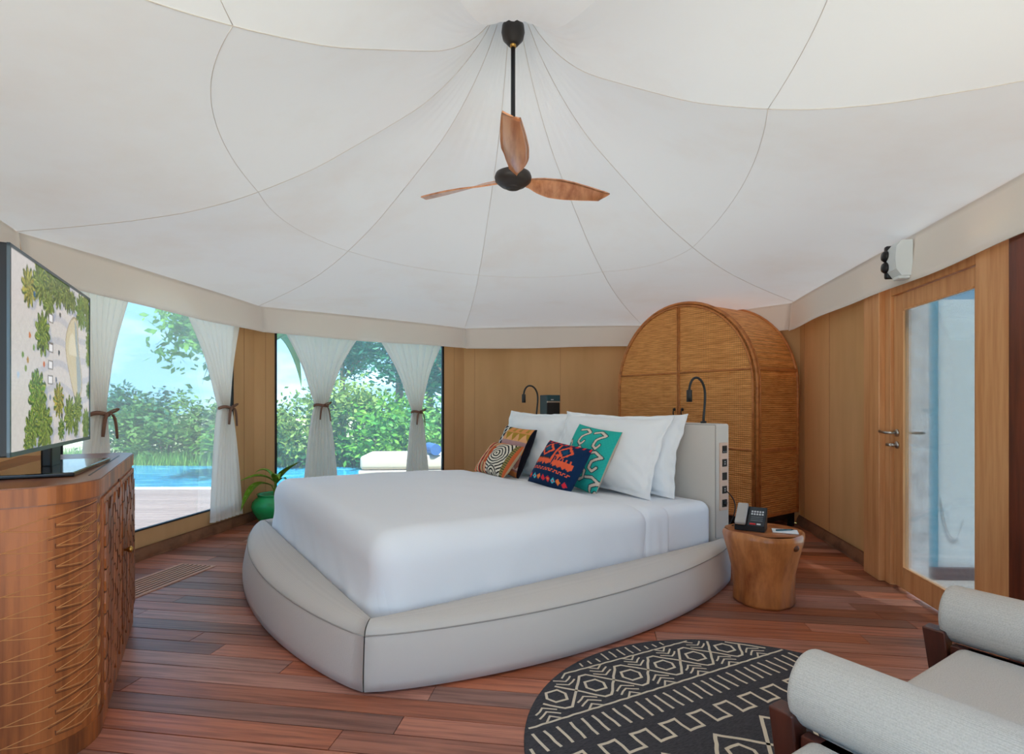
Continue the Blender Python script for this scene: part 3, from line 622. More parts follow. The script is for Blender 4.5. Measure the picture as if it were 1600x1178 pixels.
mk('silver_band', rbox(-.0945, .0745, -.096, -.085, 1.312, 1.329, .002, 1), STEEL, ts)
mk('badge', box(-.045, -.012, -.0945, -.093, 1.342, 1.350), KEYW, ts)

# ---------------------------------------------------------------- arched rattan wardrobe
wa = math.radians(124); wr = empty('wardrobe', (2.41, 5.39, 0), wa); tag(wr, 'arched rattan wardrobe with two doors on a black base', 'wardrobe')
ww, wdp, zb, zs, R = 1.88, .75, .15, 1.484, .94
arc = lambda r, n=36, c=ww/2: [(c+r*math.cos(a), zs+r*math.sin(a)) for a in np.linspace(0, math.pi, n)]
out = [(ww, zb)]+[(x, z) for x, z in arc(R)]+[(0, zb)]
v, f = prism([(x, z) for x, z in out], 0, wdp-.02); v = np.stack([v[:, 0], -v[:, 2]-.02, v[:, 1]], 1); mk('carcass', (v, f), RATTAN, wr)
for s in (0, 1):
    half = [(ww/2+(-.003 if s == 0 else .003), zb+.03)]+([(ww/2-.003, zs+R-.035)]+[(ww/2+(R-.035)*math.cos(a), zs+(R-.035)*math.sin(a)) for a in np.linspace(math.pi/2+.02, math.pi, 20)]+[(.035, zb+.03)] if s == 0 else [(ww-.035, zb+.03)]+[(ww/2+(R-.035)*math.cos(a), zs+(R-.035)*math.sin(a)) for a in np.linspace(0, math.pi/2-.02, 20)]+[(ww/2+.003, zs+R-.035)])
    v, f = prism(half, 0, .03); v = np.stack([v[:, 0], -.022+v[:, 2], v[:, 1]], 1); d = mk('door', (v, f), RATTAN, wr)
    xe = lambda z: (R-.035) if z <= zs else math.sqrt(max(0, (R-.035)**2-(z-zs)**2))
    sg = -1 if s == 0 else 1
    for z in (1.645, .835): mk('rail', tube([(ww/2+sg*.006, .012, z), (ww/2+sg*xe(z), .012, z)], .010, 8), RFRAME, d, smooth=True)
    mk('stile', tube([(ww/2+sg*.014, .012, zb+.03), (ww/2+sg*.014, .012, zs+R-.03)], .009, 8), RFRAME, d, smooth=True)
    mk('edge_pole', tube([(ww/2+sg*(R-.03), .010, zb+.03)]+[(ww/2+sg*(R-.03)*math.cos(a), .010, zs+(R-.03)*math.sin(a)) for a in np.linspace(0, math.pi/2, 20)], .013, 8), RFRAME, d, smooth=True)
    mk('handle', join(tf(lathe([(0, 0), (.018, 0), (.014, .015), (0, .018)], 14), rx=-math.pi/2, off=(ww/2+sg*.055, .008, 1.235)), tube([(ww/2+sg*.055, .026, 1.235), (ww/2+sg*.055, .032, 1.20), (ww/2+sg*.055, .026, 1.165)], .006, 8)), BLACKM, d, smooth=True)
for y in (-.012, -wdp+.0):
    mk('arch_pole', tube([(ww-.0, y, zb)]+[(x, y, z) for x, z in arc(R+.004)]+[(0, y, zb)], .017, 10), RFRAME, wr, smooth=True)
mk('arch_pole', tube([(ww-.0, -.062, zb)]+[(x, -.062, z) for x, z in arc(R+.003)]+[(0, -.062, zb)], .011, 8), RFRAME, wr, smooth=True)
for x in (0, ww):
    for z in (.83, 1.65, zb+.02):
        mk('side_rail', rbox(x-.012, x+.012, -wdp+.02, -.06, z-.018, z+.018, .006, 1), RFRAME, wr)
mk('bottom_rail', tube([(.01, .004, zb+.012), (ww-.01, .004, zb+.012)], .014, 8), RFRAME, wr, smooth=True)
mk('base_frame', join(box(.02, ww-.02, -.07, -.02, .09, zb), box(.02, ww-.02, -wdp+.02, -wdp+.07, .09, zb), box(.02, .07, -wdp+.02, -.02, .09, zb), box(ww-.07, ww-.02, -wdp+.02, -.02, .09, zb)), BLACKM, wr)
for x in (.02, ww-.07):
    for y in (-.07, -wdp+.02): mk('leg', box(x, x+.05, y, y+.05, 0, .09), BLACKM, wr)

# ---------------------------------------------------------------- tree-stump side table with phone, notepad, pen
st = empty('stump_table', (1.655, 3.585, 0), 0); tag(st, 'polished tree stump side table beside the bed', 'side table')
prof = [(.0, .0), (.175, 0), (.186, .02), (.182, .10), (.188, .20), (.208, .30), (.228, .38), (.240, .43), (.238, .455), (.226, .468)]
n = 72; V = []
for r, z in prof:
    for k in range(n):
        w = 2*math.pi*k/n; q = 1+.035*math.sin(2*w+1.1+z*1.5)+.03*math.sin(3*w+.5-z*2)+.016*math.sin(7*w+z*5)+.012*math.sin(11*w-z*7)
        V.append((r*q*math.cos(w)*(1.0), r*q*math.sin(w)*.98, z-(.0 if z < .44 else .006*math.sin(w*3))))
F = [(i*n+k, i*n+(k+1) % n, (i+1)*n+(k+1) % n, (i+1)*n+k) for i in range(len(prof)-1) for k in range(n)]
mk('trunk', (V, F), STUMP, st, smooth=True)
tp = np.array(V[-n:]); ringm = mat('stump_top', (194, 122, 74), .32, spec=.5, noise=((7, 7, 7), (140, 76, 40), .42, .66, 6.), coat=.3)
G = np.array([np.column_stack([tp[:, 0]*k, tp[:, 1]*k, np.full(n, .470)]) for k in np.linspace(1, .02, 8)]); v, f = grid(np.concatenate([G, G[:, :1]], 1)); mk('table_top', (v, f), ringm, st, smooth=True)
mk('knot', tf(lathe([(0, .012), (.014, .010), (.022, .0)], 16), rx=math.pi/2, off=(.10, -.205, .40)), mat('knot', (104, 58, 30), .5), st, smooth=True)
ph = empty('telephone', (1.575, 3.60, .472), math.radians(-32)); tag(ph, 'black desk telephone with grey handset on the stump', 'telephone')
T1 = dict(rx=math.radians(38))
bd = [(-.075, 0), (.075, 0), (.075, .02), (-.075, .02)]
wv = np.array([(x, y, z) for x in (-.09, .09) for y, z in ((-.075, 0), (.05, 0), (.075, .125), (.062, .135), (-.078, .03))]); wf = [(0, 1, 2, 3, 4)[::-1], (5, 6, 7, 8, 9)]+[(i, (i+1) % 5, 5+(i+1) % 5, 5+i) for i in range(5)]
mk('body', (wv, wf), BLACK, ph)
def face(vf): return tf(vf, rx=math.atan2(.105, .14), off=(0, -.078, .030))
mk('handset', face(rbox(-.088, -.022, .0, .178, .003, .032, .009, 2)), GREYP, ph, smooth=True)
mk('keypad_plate', face(rbox(-.012, .086, .006, .172, .0, .004, .002, 1)), mat('keypad_plate', (44, 50, 56), .35), ph)
for i in range(5):
    for j in range(2): mk('key', face(rbox(.0+i*.016, .011+i*.016, .10+j*.022, .112+j*.022, .003, .008, .001, 1)), KEYW, ph)
for j in range(3): mk('key_row', face(rbox(.002, .074, .046+j*.016, .054+j*.016, .003, .006, .001, 1)), mat('grey_key', (96, 102, 106), .5), ph)
mk('red_key', face(rbox(.0, .036, .014, .026, .003, .007, .001, 1)), REDL, ph); mk('white_key', face(rbox(.042, .066, .016, .026, .003, .007, .001, 1)), KEYW, ph)
npd = mk('notepad', rbox(-.075, .075, -.052, .052, 0, .006, .001, 1), PAPER, loc=(1.755, 3.515, .472), rz=math.radians(-22)); tag(npd, 'small white notepad on the stump table', 'notepad')
pen = empty('pen', (1.755, 3.518, .483), math.radians(8)); tag(pen, 'dark teal ballpoint pen lying on the notepad', 'pen')
mk('barrel', tube([(-.06, 0, 0), (.045, 0, 0)], .0045, 10), TEALP, pen, smooth=True); mk('tip', tube([(.045, 0, 0), (.065, 0, 0)], [.0045, .0012], 10), BLACK, pen, smooth=True); mk('clip', box(-.058, -.02, -.001, .001, .0045, .0065), STEEL, pen)
p0 = np.array([*(BC+BD*2.79+BP*.095), .648]); p1 = np.array([1.50, 3.70, .475])
q = BC+BD*2.78+BP*.05
cb = np.vstack([bez(p0, p0+np.array([.05, -.07, -.05]), (q[0]+.05, q[1]-.02, .52), (q[0]-.015, q[1]-.02, .415), 14), bez((q[0]-.015, q[1]-.02, .415), (q[0]-.03, q[1]-.02, .37), (p1[0]-.08, p1[1]+.02, .44), p1, 12)[1:]])
tag(mk('phone_cable', tube(cb, .0042, 8), BLACK, smooth=True), 'thin black cable from the headboard socket to the telephone', 'cable')

# ---------------------------------------------------------------- ceiling fan
fan = empty('ceiling_fan', (0.006, 3.08, 2.56)); tag(fan, 'ceiling fan with three wooden blades on a black rod', 'ceiling fan')
mk('hub', lathe([(0, -.048), (.045, -.048), (.047, -.044), (.072, -.036), (.100, -.012), (.105, .008), (.098, .028), (.07, .042), (.03, .05), (.018, .07), (0, .07)], 40), BRONZE, fan, smooth=True)
mk('hub_cap', lathe([(0, -.054), (.04, -.053), (.043, -.046), (0, -.04)], 32), BRONZE, fan, smooth=True)
mk('rod', tube([(0, 0, .05), (0, 0, .78)], .0125, 12), BLACKM, fan, smooth=True)
mk('coupling', lathe([(0, .74), (.016, .74), (.018, .775), (.010, .80), (0, .80)], 16), BRASS, fan, smooth=True)
mk('canopy', lathe([(0, .755), (.03, .757), (.036, .765), (.058, .79), (.066, .825), (.062, .86), (.048, .885), (.0, .89)], 32), BRONZE, fan, smooth=True)
mk('hanger_rod', tube([(0, 0, .88), (0, 0, 1.16)], .012, 8), BLACKM, fan)
mk('wiring', join(*[tube([(-.04+.02*k, 0, .885), (-.045+.02*k, -.01, .91), (-.04+.02*k, 0, .95)], .008, 6) for k in range(4)]), BLACKM, fan, smooth=True)
def blade():
    n, m = 26, 9; G = np.zeros((n, m, 3))
    for i in range(n):
        k = i/(n-1); r = .07+.59*k; wdt = np.interp(k, [0, .08, .2, .38, .55, .75, .95, 1], [.05, .06, .105, .15, .15, .125, .092, .078]); pit = math.radians(np.interp(k, [0, .15, .4, 1], [40, 32, 22, 12])); cen = np.interp(k, [0, .3, .6, 1], [0, .012, .006, -.012])
        for j in range(m):
            s = (j/(m-1)-.5); y = cen+s*wdt*math.cos(pit); z = -s*wdt*math.sin(pit)-.012*(1-4*s*s)*.3+.02*k
            G[i, j] = (r-(.03*(s+.5) if i == n-1 else 0), y, z)
    return solid(G, .009)
for a in (-90, 30, 150):
    mk('blade', tf(blade(), rz=math.radians(a)), FANW, fan, smooth=True)

# ---------------------------------------------------------------- carved cabinet with the television
ca = math.radians(120); cab = empty('carved_cabinet', (-1.535, 1.996, 0), ca); tag(cab, 'carved teak cabinet with rounded end under the television', 'cabinet')
CL, CDp = 1.55, .52
def outline(o=0., r=.2, r2=.12, n=14):
    pts = [(r-(r+o)*math.sin(a), r-(r+o)*math.cos(a)) for a in np.linspace(math.pi/2, 0, n)] + [(CL-r2+(r2+o)*math.sin(a), r2-(r2+o)*math.cos(a)) for a in np.linspace(0, math.pi/2, n)] + [(CL+o, CDp+o), (-o, CDp+o)]
    return pts
mk('body', prism(outline(0), .075, .93), CWOOD, cab); mk('plinth', prism(outline(.006), 0, .075), CWOOD, cab)
tpo = mk('top', prism(outline(.004), .93, 1.0), CTOP, cab); mk('flap_groove', box(.30, 1.30, .045, .052, .999, 1.0012), BLACK, tpo)
mk('top_edge_band', prism(outline(.008), .935, .996), CWOOD, tpo); mk('joint_line', box(-.0095, -.006, .30, .303, .936, .995), CGROOVE, tpo)
hexm = []
for x0, x1, nm in ((.215, .775, 0), (.805, 1.43, 1)):
    d = mk('door', rbox(x0, x1, -.010, .01, .09, .915, .003, 1), CWOOD, cab); tiles = []; grv = []
    hr = .052; jx = hr*1.5; jz = hr*math.sqrt(3)
    i = 0; x = x0+.04
    while x < x1-.03:
        z = .13+(jz/2 if i % 2 else 0)
        while z < .89:
            pr = [(x+hr*.93*math.cos(a), z+hr*.93*math.sin(a)) for a in np.arange(6)*math.pi/3]
            pr = [(min(max(a, x0+.008), x1-.008), min(max(b, .10), .905)) for a, b in pr]; v, f = prism(pr, 0, .004+.004*r_.random()); tiles.append((np.stack([v[:, 0], -.010-v[:, 2], v[:, 1]], 1), f))
            for a in (0, 2, 4):
                a += r_.choice((0, 1)); c0 = np.array([x+hr*math.cos(a*math.pi/3), z+hr*math.sin(a*math.pi/3)]); c1 = np.array([x+hr*math.cos((a+1)*math.pi/3), z+hr*math.sin((a+1)*math.pi/3)])
                if all(x0+.01 < q[0] < x1-.01 and .1 < q[1] < .9 for q in (c0, c1)): grv.append(tube([(c0[0], -.015, c0[1]), (c1[0], -.015, c1[1])], .0026, 5))
            z += jz
        x += jx; i += 1
    tag(mk('hexagon_carving', join(*tiles), CWOOD, d), kind='stuff'); tag(mk('carved_ridge', join(*grv), CGROOVE, d), kind='stuff')
    if nm: mk('knob', tf(lathe([(0, .0), (.007, 0), (.006, .015), (.014, .022), (.017, .034), (.01, .042), (0, .043)], 16), rx=math.pi/2, off=(x0+.05, -.012, .56)), BRASS, d, smooth=True)
mk('door_gap', box(.777, .803, -.004, .002, .08, .925), CGROOVE, cab)
# carved lines wrap the rounded end; q runs from the door edge around the corner to the back
def wrap(q, z, o=.001):
    if q < 0: return (.2-q, -o, z)
    if q < .2*math.pi/2: a = q/.2; return (.2-(.2+o)*math.sin(a), .2-(.2+o)*math.cos(a), z)
    return (-o, .2+(q-.2*math.pi/2), z)
def wl(pts, r=.0018):
    P_ = []
    for (q0, z0), (q1, z1) in zip(pts, pts[1:]):
        k = max(2, int(abs(q1-q0)/.02)+1)
        for t in np.linspace(0, 1, k, endpoint=False): P_.append(wrap(q0+(q1-q0)*t, z0+(z1-z0)*t))
    P_.append(wrap(*pts[-1])); return tube(P_, r, 5)
lines, grooves = [], []
pz = .0745
for i in range(11):
    z = .10+i*pz
    lines.append(wl([(.62, z+.004), (.42, z), (.36, z+.008), (.235, z+.045)])); lines.append(wl([(.36, z+.008), (.25, z-.006), (.225, z-.004)]))
    lines.append(wl([(.235, z+.045), (.14, z+.062), (.045, z+.075)])); grooves.append(wl([(.238, z+.036), (.13, z+.056), (.05, z+.068)], .0013))
    lines.append(wl([(.215, z+.012), (.13, z+.005), (.05, z+.028), (.125, z+.042), (.215, z+.012)])); grooves.append(wl([(.218, z+.02), (.218, z+.004), (.13, z-.003)], .0013))
    lines.append(wl([(.04, z), (.035, z+.06)]))
    for k in range(4): lines.append(wl([(.035, z+.01+k*.007), (.02, z+.02+k*.007), (.006, z+.034+k*.007)], .0013))
    if i % 3 == 2:
        for c_ in (.44, .54):
            for k, w_ in enumerate((.06, .042, .022)):
                for sgn in (-1, 1): lines.append(wl([(c_, z), (c_-sgn*w_*.25, z+.03), (c_-sgn*w_*.6, z+.05), (c_-sgn*w_, z+.06)], .0015))
    if i % 3 == 0:
        for k in range(4): lines.append(wl([(.15-k*.012, z+.045), (.125-k*.012, z+.062), (.10-k*.012, z+.07)], .0013))
tag(mk('carved_line', join(*lines), CLINE, cab, smooth=True), kind='stuff'); tag(mk('carved_groove', join(*grooves), CGROOVE, cab, smooth=True), kind='stuff')
# television
p0, p1 = np.array([-1.757, 1.90]), np.array([-2.256, 2.91]); tL = float(np.linalg.norm(p1-p0)); ta = math.atan2(*(p1-p0)[::-1])
tv = empty('television', (*((p0+p1)/2), 1.0), ta); tag(tv, 'flat television showing an aerial view of a beach', 'television')
hw = tL/2; z0, z1 = .105, .855
mk('casing', rbox(-hw, hw, -.004, .05, z0, z1, .006, 2), mat('tv_casing', (34, 36, 42), .35), tv)
mk('bezel', join(box(-hw, -hw+.012, -.009, 0, z0, z1), box(hw-.012, hw, -.009, 0, z0, z1), box(-hw, hw, -.009, 0, z1-.012, z1), box(-hw, hw, -.009, 0, z0, z0+.016)), mat('tv_bezel', (92, 104, 112), .3, metal=.6), tv)
mk('neck', rbox(.02, .16, .02, .06, .012, .15, .01, 2), BLACK, tv)
mk('stand_base', rbox(-.30, .38, -.13, .16, .0, .018, .006, 2), mat('gloss_black', (10, 14, 18), .12, spec=.6, coat=.5), tv)
nu, nv = 220, 150; U, Vv = np.meshgrid(np.linspace(0, 1, nu), np.linspace(0, 1, nv), indexing='ij')
G = np.stack([-hw+.012+U*(tL-.024), np.full_like(U, -.0055), z0+.016+Vv*(z1-z0-.028)], 2); v, f = grid(G); f = [q[::-1] for q in f]
def scr(x, y):
    t = (x-60)/395; w = 1/1.53; u = t*w/((1-t)+t*w); yb, yt = 1135-105*t, 35+310*t; return u, (yb-y)/(yb-yt)
u, vv = U.ravel(), Vv.ravel(); asp = tL/(z1-z0); col = np.tile(C(200, 194, 190), (len(u), 1)); col *= (1+.05*noise2(u*60, vv*50)+.04*rng.standard_normal(len(u)))[:, None]
shd = (u > .22) & (np.sin(vv*46+2*np.sin(u*9)) > .55); col[shd] *= np.array([.80, .84, .93])
px, py = scr(*np.array([[395, 470], [350, 600], [360, 700], [345, 800]]).T); pl_d = np.full(len(u), 9.)
for (xa, ya), (xb, yb_) in zip(list(zip(px, py))[:-1], list(zip(px, py))[1:]):
    L2 = ((xb-xa)*asp)**2+(yb_-ya)**2; t = np.clip(((u-xa)*(xb-xa)*asp*asp+(vv-ya)*(yb_-ya))/L2, 0, 1); pl_d = np.minimum(pl_d, np.hypot((u-xa-t*(xb-xa))*asp, vv-ya-t*(yb_-ya)))
pc = scr(385, 640); pd = np.hypot((u-pc[0]+.04*np.sin((vv-pc[1])*9+.6))*asp/.155, (vv-pc[1])/.27)
put(col, pd < 1.06, (150, 136, 112)); put(col, pd < 1.0, (196, 184, 154)); put(col, (pd < .95) & (u > pc[0]+.02-.1*(vv-pc[1])), (150, 160, 160)); put(col, (pd < .62) & (vv > pc[1]+.02) & (u < pc[0]+.05), (210, 202, 178))
def palm(x, y, r, c1=(96, 118, 44), c2=(58, 82, 30), n=11, sq=1.):
    cx, cy = scr(x, y); dx, dy = (u-cx)*asp, (vv-cy)*sq; rr = np.hypot(dx, dy); an = np.arctan2(dy, dx); m = rr < 1.35*r*(.68+.32*np.abs(np.sin(an*n/2+x))); put(col, m, c1); put(col, m & (np.sin(an*n+rr*60) > .2), c2); put(col, m & (np.sin(an*n*1.5+rr*90+1) > .8), (150, 156, 70)); col[m] *= np.clip(1+.38*rng.standard_normal(m.sum())+.25*np.sin(an[m]*3+rr[m]*50), .35, 1.5)[:, None]; sh_ = (np.hypot(dx-.05, dy+.02) < r*1.1) & ~m & (col[:, 0] > .3); col[sh_] *= np.array([.72, .78, .9])
for a in ((155, 255, .085, (150, 140, 60)), (215, 235, .10), (255, 340, .085), (300, 270, .10, (70, 90, 36)), (350, 330, .075, (50, 74, 30)), (415, 400, .10, (70, 110, 40)), (440, 350, .07), (225, 505, .10), (200, 830, .115, (92, 128, 40)), (210, 900, .08), (305, 850, .085, (150, 130, 44)), (235, 1000, .11), (170, 1010, .085), (360, 925, .10), (400, 890, .085), (318, 1000, .055, (60, 100, 40)), (440, 960, .08, (80, 110, 44)), (150, 1085, .05), (450, 640, .05), (452, 800, .05, (60, 90, 40)), (265, 215, .08, (70, 92, 36)), (335, 290, .08, (60, 84, 32)), (375, 350, .06, (54, 80, 30)), (450, 450, .08, (64, 96, 38)), (452, 560, .06), (440, 1000, .07, (64, 96, 38)), (190, 780, .07, (84, 120, 40)), (225, 950, .07), (390, 990, .05, (70, 96, 40))): palm(*a)
for x, y in ((266, 425), (266, 577), (264, 668), (263, 745)):
    cx, cy = scr(x, y); m = (np.abs(u-cx) < .03) & (np.abs(vv-cy) < .028); put(col, m, (110, 104, 104)); m = (np.abs(u-cx) < .022) & (np.abs(vv-cy) < .02); put(col, m, (226, 224, 224))
for x, y, c_ in ((312, 410, (70, 66, 62)), (306, 605, (56, 58, 66)), (226, 582, (60, 56, 50)), (231, 665, (190, 96, 54)), (183, 295, (44, 92, 120)), (292, 745, (90, 100, 120)), (320, 930, (60, 56, 54)), (262, 838, (120, 130, 150)), (160, 510, (190, 110, 60)), (150, 640, (170, 130, 60)), (125, 610, (110, 140, 70)), (180, 575, (110, 140, 70)), (140, 685, (120, 140, 70)), (102, 718, (170, 190, 210))):
    cx, cy = scr(x, y); m = np.hypot((u-cx)*asp, vv-cy) < .017; put(col, m, c_)
sc_ = mk('screen', (v, f), SCREENM, tv); at = sc_.data.color_attributes.new('Col', 'FLOAT_COLOR', 'POINT'); at.data.foreach_set('color', np.hstack([np.clip(col, 0, 1), np.ones((len(col), 1))]).astype(np.float32).ravel())

# ---------------------------------------------------------------- round rug
rug = empty('rug', (.97, 2.065, 0), math.radians(27.3)); tag(rug, 'round charcoal rug with cream woven diamonds and stripes', 'rug'); RR = .922
mk('rug_base', lathe([(RR, 0), (RR+.003, .003), (RR, .0075), (.0, .008)], 128), RUGD, rug)
pat = []
def rline(pts, w=.011, cl_=False):
    pts = [np.array(p, float) for p in pts]; cur = []
    for a, b in zip(pts, pts[1:]):
        k = max(2, int(np.linalg.norm(b-a)/.03)+1)
        for t in np.linspace(0, 1, k): cur.append(a+(b-a)*t)
    out_ = []
    for p in cur:
        q = p+.0018*np.array([math.sin(p[1]*70+p[0]*31), math.sin(p[0]*83+p[1]*17)])
        if np.linalg.norm(q) < RR-.012:
            if not out_ or np.linalg.norm(q-out_[-1]) > 1e-4: out_.append(q)
        else:
            if len(out_) > 1: pat.append(strip(out_, w, .0086))
            out_ = []
    if len(out_) > 1: pat.append(strip(out_, w, .0086))
def dia(cx, cy, a, b, w=.012): rline([(cx-a, cy), (cx, cy+b), (cx+a, cy), (cx, cy-b), (cx-a, cy)], w)
for sg in (1, -1):
    for wv_ in (.50, .808): rline([(-1, sg*wv_), (1, sg*wv_)], .011)
    for x in np.arange(-.95, .95, .052): rline([(x, sg*.828), (x+.004, sg*.90)], .010)
    for i, x in enumerate(np.arange(-.95, .95, .208)):
        y = sg*.655; rline([(x-.104, y), (x-.018, y+.10), (x+.018, y+.10), (x+.104, y)], .012); rline([(x-.104, y), (x-.018, y-.10), (x+.018, y-.10), (x+.104, y)], .012)
        rline([(x-.048, y), (x-.028, y+.042), (x+.028, y+.042), (x+.048, y), (x+.028, y-.042), (x-.028, y-.042), (x-.048, y)], .012)
        for s2 in (1, -1):
            for k in range(3): xx, yy = x+.104, y+s2*(.055+.032*k); hh = .05-.012*(k == 2); rline([(xx-hh, yy+s2*.034), (xx, yy), (xx+hh, yy+s2*.034)], .009)
    for x in np.arange(-.93, .95, .056): rline([(x, sg*.345), (x+.006*math.sin(x*20), sg*.462)], .0125)
    pts = []; x = -.95; st_ = 0
    while x < .95:
        pts += [(x, sg*(.20 if st_ == 0 else .285)), (x+.075, sg*(.20 if st_ == 0 else .285))]; x += .075; st_ = 1-st_
    rline(pts, .013)
for x in np.arange(-.92, .95, .262):
    dia(x, 0, .131, .135, .015); rline([(x-.052, 0), (x-.03, .052), (x+.03, .052), (x+.052, 0), (x+.03, -.052), (x-.03, -.052), (x-.052, 0)], .014)
tag(mk('woven_pattern', join(*pat), RUGL, rug), kind='stuff')

# ---------------------------------------------------------------- daybed with bolsters
sa = math.radians(33); sf = empty('daybed', (.83, 1.55, 0), sa); tag(sf, 'pale linen daybed with two bolster arms and dark wooden posts', 'daybed')
mk('seat', rbox(-.62, .97, -.92, -.05, .27, .405, .04, 4, (10, 8, 0)), SOFA, sf, smooth=True)
mk('frame_rail', rbox(-.60, 1.0, -.90, -.07, .19, .268, .008, 1), SWOOD, sf)
for x in (0, 1.0):
    R_ = .104; prof = [(0, 0)]+[(R_-.022+.022*math.sin(a), .022-.022*math.cos(a)) for a in np.linspace(0, math.pi/2, 6)]+[(R_, .45), (R_, .86)]+[(R_-.022+.022*math.cos(a), .86+.022*math.sin(a)) for a in np.linspace(0, math.pi/2, 6)]+[(0, .882)]
    b = mk('bolster', tf(lathe(prof, 48), rx=math.pi/2, off=(x, 0, .497)), SOFA, sf, smooth=True)
    mk('piping', tube([(x+(R_-.006)*math.cos(a), -.012, .497+(R_-.006)*math.sin(a)) for a in np.linspace(0, 2*math.pi, 49)], .003, 6), PIPE, b, smooth=True)
    for y in (-.045, -.80):
        v, f = rbox(-.032, .032, -.036, .036, 0, .45, .006, 2); v = np.array(v); k = v[:, 2]/.45; v[:, 1] = v[:, 1]*(.75+.25*k)+(.055*k if y > -.1 else 0); v[:, 0] += x-.075-.0*k; v[:, 1] += y; mk('post', (v, f), SWOOD, sf)
    mk('cross_rail', rbox(x-.095, x-.055, -.82, -.04, .345, .405, .004, 1), SWOOD, sf)

# ---------------------------------------------------------------- potted plant, floor grille
pp = empty('potted_plant', (-2.60, 5.98, 0)); tag(pp, 'leafy houseplant in a glossy green pot by the tan pillar', 'plant')
mk('pot', lathe([(0, .0), (.13, 0), (.145, .012), (.185, .08), (.222, .145), (.232, .19), (.222, .235), (.19, .27), (.168, .287), (.17, .305), (.182, .318), (.172, .32), (.158, .305), (.155, .27)], 40), GREENP, pp, smooth=True)
mk('soil', lathe([(0, .275), (.10, .276), (.156, .27)], 24), SOIL, pp)
def leafm(p0, p1, p2, p3, w, fold=.25):
    c = bez(p0, p1, p2, p3, 16); G = np.zeros((16, 5, 3))
    for i in range(16):
        k = i/15; t = c[min(i+1, 15)]-c[max(i-1, 0)]; t /= np.linalg.norm(t); s = np.cross(t, (0, 0, 1.)); s /= np.linalg.norm(s)+1e-9; up = np.cross(s, t); wd_ = w*(math.sin(math.pi*min(1, k*.96+.04)**.75))+.001
        for j in range(5): q = (j-2)/2; G[i, j] = c[i]+s*q*wd_+up*abs(q)*wd_*fold
    return solid(G, .002)
LV = [((0, 0, .44), (-.1, -.05, .55), (-.18, -.14, .52), (-.28, -.20, .48), .07), ((.02, 0, .44), (.12, -.05, .58), (.25, -.08, .62), (.32, -.1, .68), .062), ((-.03, 0, .40), (-.15, -.1, .50), (-.20, -.20, .36), (-.24, -.26, .17), .072), ((0, .02, .45), (-.08, .03, .58), (-.12, .0, .60), (-.19, -.04, .55), .058), ((.02, .01, .42), (.08, .0, .50), (.12, -.03, .50), (.16, -.06, .47), .03), ((0, .03, .44), (.05, -.10, .55), (.10, -.14, .58), (.14, -.20, .50), .045)]
for a in LV: mk('leaf', leafm(*a), LEAFP, pp, smooth=True)
mk('stem', join(tube([(0, 0, .27), (0.01, 0, .36), (.01, 0, .45)], .011, 8), tube([(0, 0, .27), (-.005, 0, .36), (-.03, 0, .41)], .008, 8)), STEM, pp, smooth=True)
e1 = np.array([-2.668, 4.424]); e2 = np.array([-2.367, 4.362]); gd = np.array([-.2, -.98]); gd /= np.linalg.norm(gd)
fg_ = empty('floor_grille', (*((e1+e2)/2), 0), math.atan2(gd[1], gd[0])); tag(fg_, 'long slatted floor grille in the deck by the left window', 'floor grille')
mk('recess', box(0, 1.25, -.155, .155, .0002, .0012), ZIP, fg_)
for i in range(8): y = -.14+i*.04; mk('slat', box(.01, 1.24, y-.010, y+.010, .0013, .006), GRILL, fg_)
mk('rim', join(box(0, 1.25, -.162, -.152, .0, .005), box(0, 1.25, .152, .162, .0, .005), box(0, .012, -.155, .155, 0, .005)), GRILL, fg_)

# ---------------------------------------------------------------- garden outside the windows
tag(mk('ground', box(-60, 60, -30, 80, -.45, -.30), SAND), kind='structure')
tag(mk('bounce_slab_front', box(-7, 7, -12, -1.6, -.29, -.14), COPE), kind='structure')  # unseen pale slab, added to bounce sunlight in through the near openings
# deck boards outside the left window
dk = tag(mk('deck_terrace', box(-9.5, -3.05, 3.0, 9.0, -.28, -.13), SUBF), kind='structure')
for k in range(40):
    y0 = 3.0+k*.15
    xr = min(-3.32, -3.32+.126*(y0-3.4)) if y0 < 6.2 else (-2.95+1.2*(y0-6.15))
    mk('deck_board', box(-9.5, min(xr, .6), y0, y0+.142, -.13, -.10), DECK, dk)
pool = mk('pool', prism([(-12, 9.15), (-3.6, 9.15), (-3.2, 9.3), (-2.9, 10.0), (-2.9, 12.6), (-12, 13.2)], -.34, -.16), WATER); tag(pool, 'blue swimming pool outside the windows', 'pool')
tag(mk('pool_kerb', join(box(-12, -2.6, 8.95, 9.15, -.3, -.09)), COPE), kind='structure')
gv, gf = [], []
def grassm(n, x0, x1, y0, y1, h):
    V, F = [], []
    for i in range(n):
        x, y = r_.uniform(x0, x1), r_.uniform(y0, y1); a = r_.random()*6.28; l = h*r_.uniform(.5, 1.2); b = len(V); V += [(x, y, -.3), (x+.03*math.cos(a), y+.03*math.sin(a), -.3), (x+l*.4*math.cos(a+1), y+l*.4*math.sin(a+1), -.3+l)]; F.append((b, b+1, b+2))
    return V, F
tag(mk('lawn', grassm(9000, -14, 2.5, 13., 15.2, .45), GRASS), 'tall grass growing along the far side of the pool', 'grass', kind='stuff')
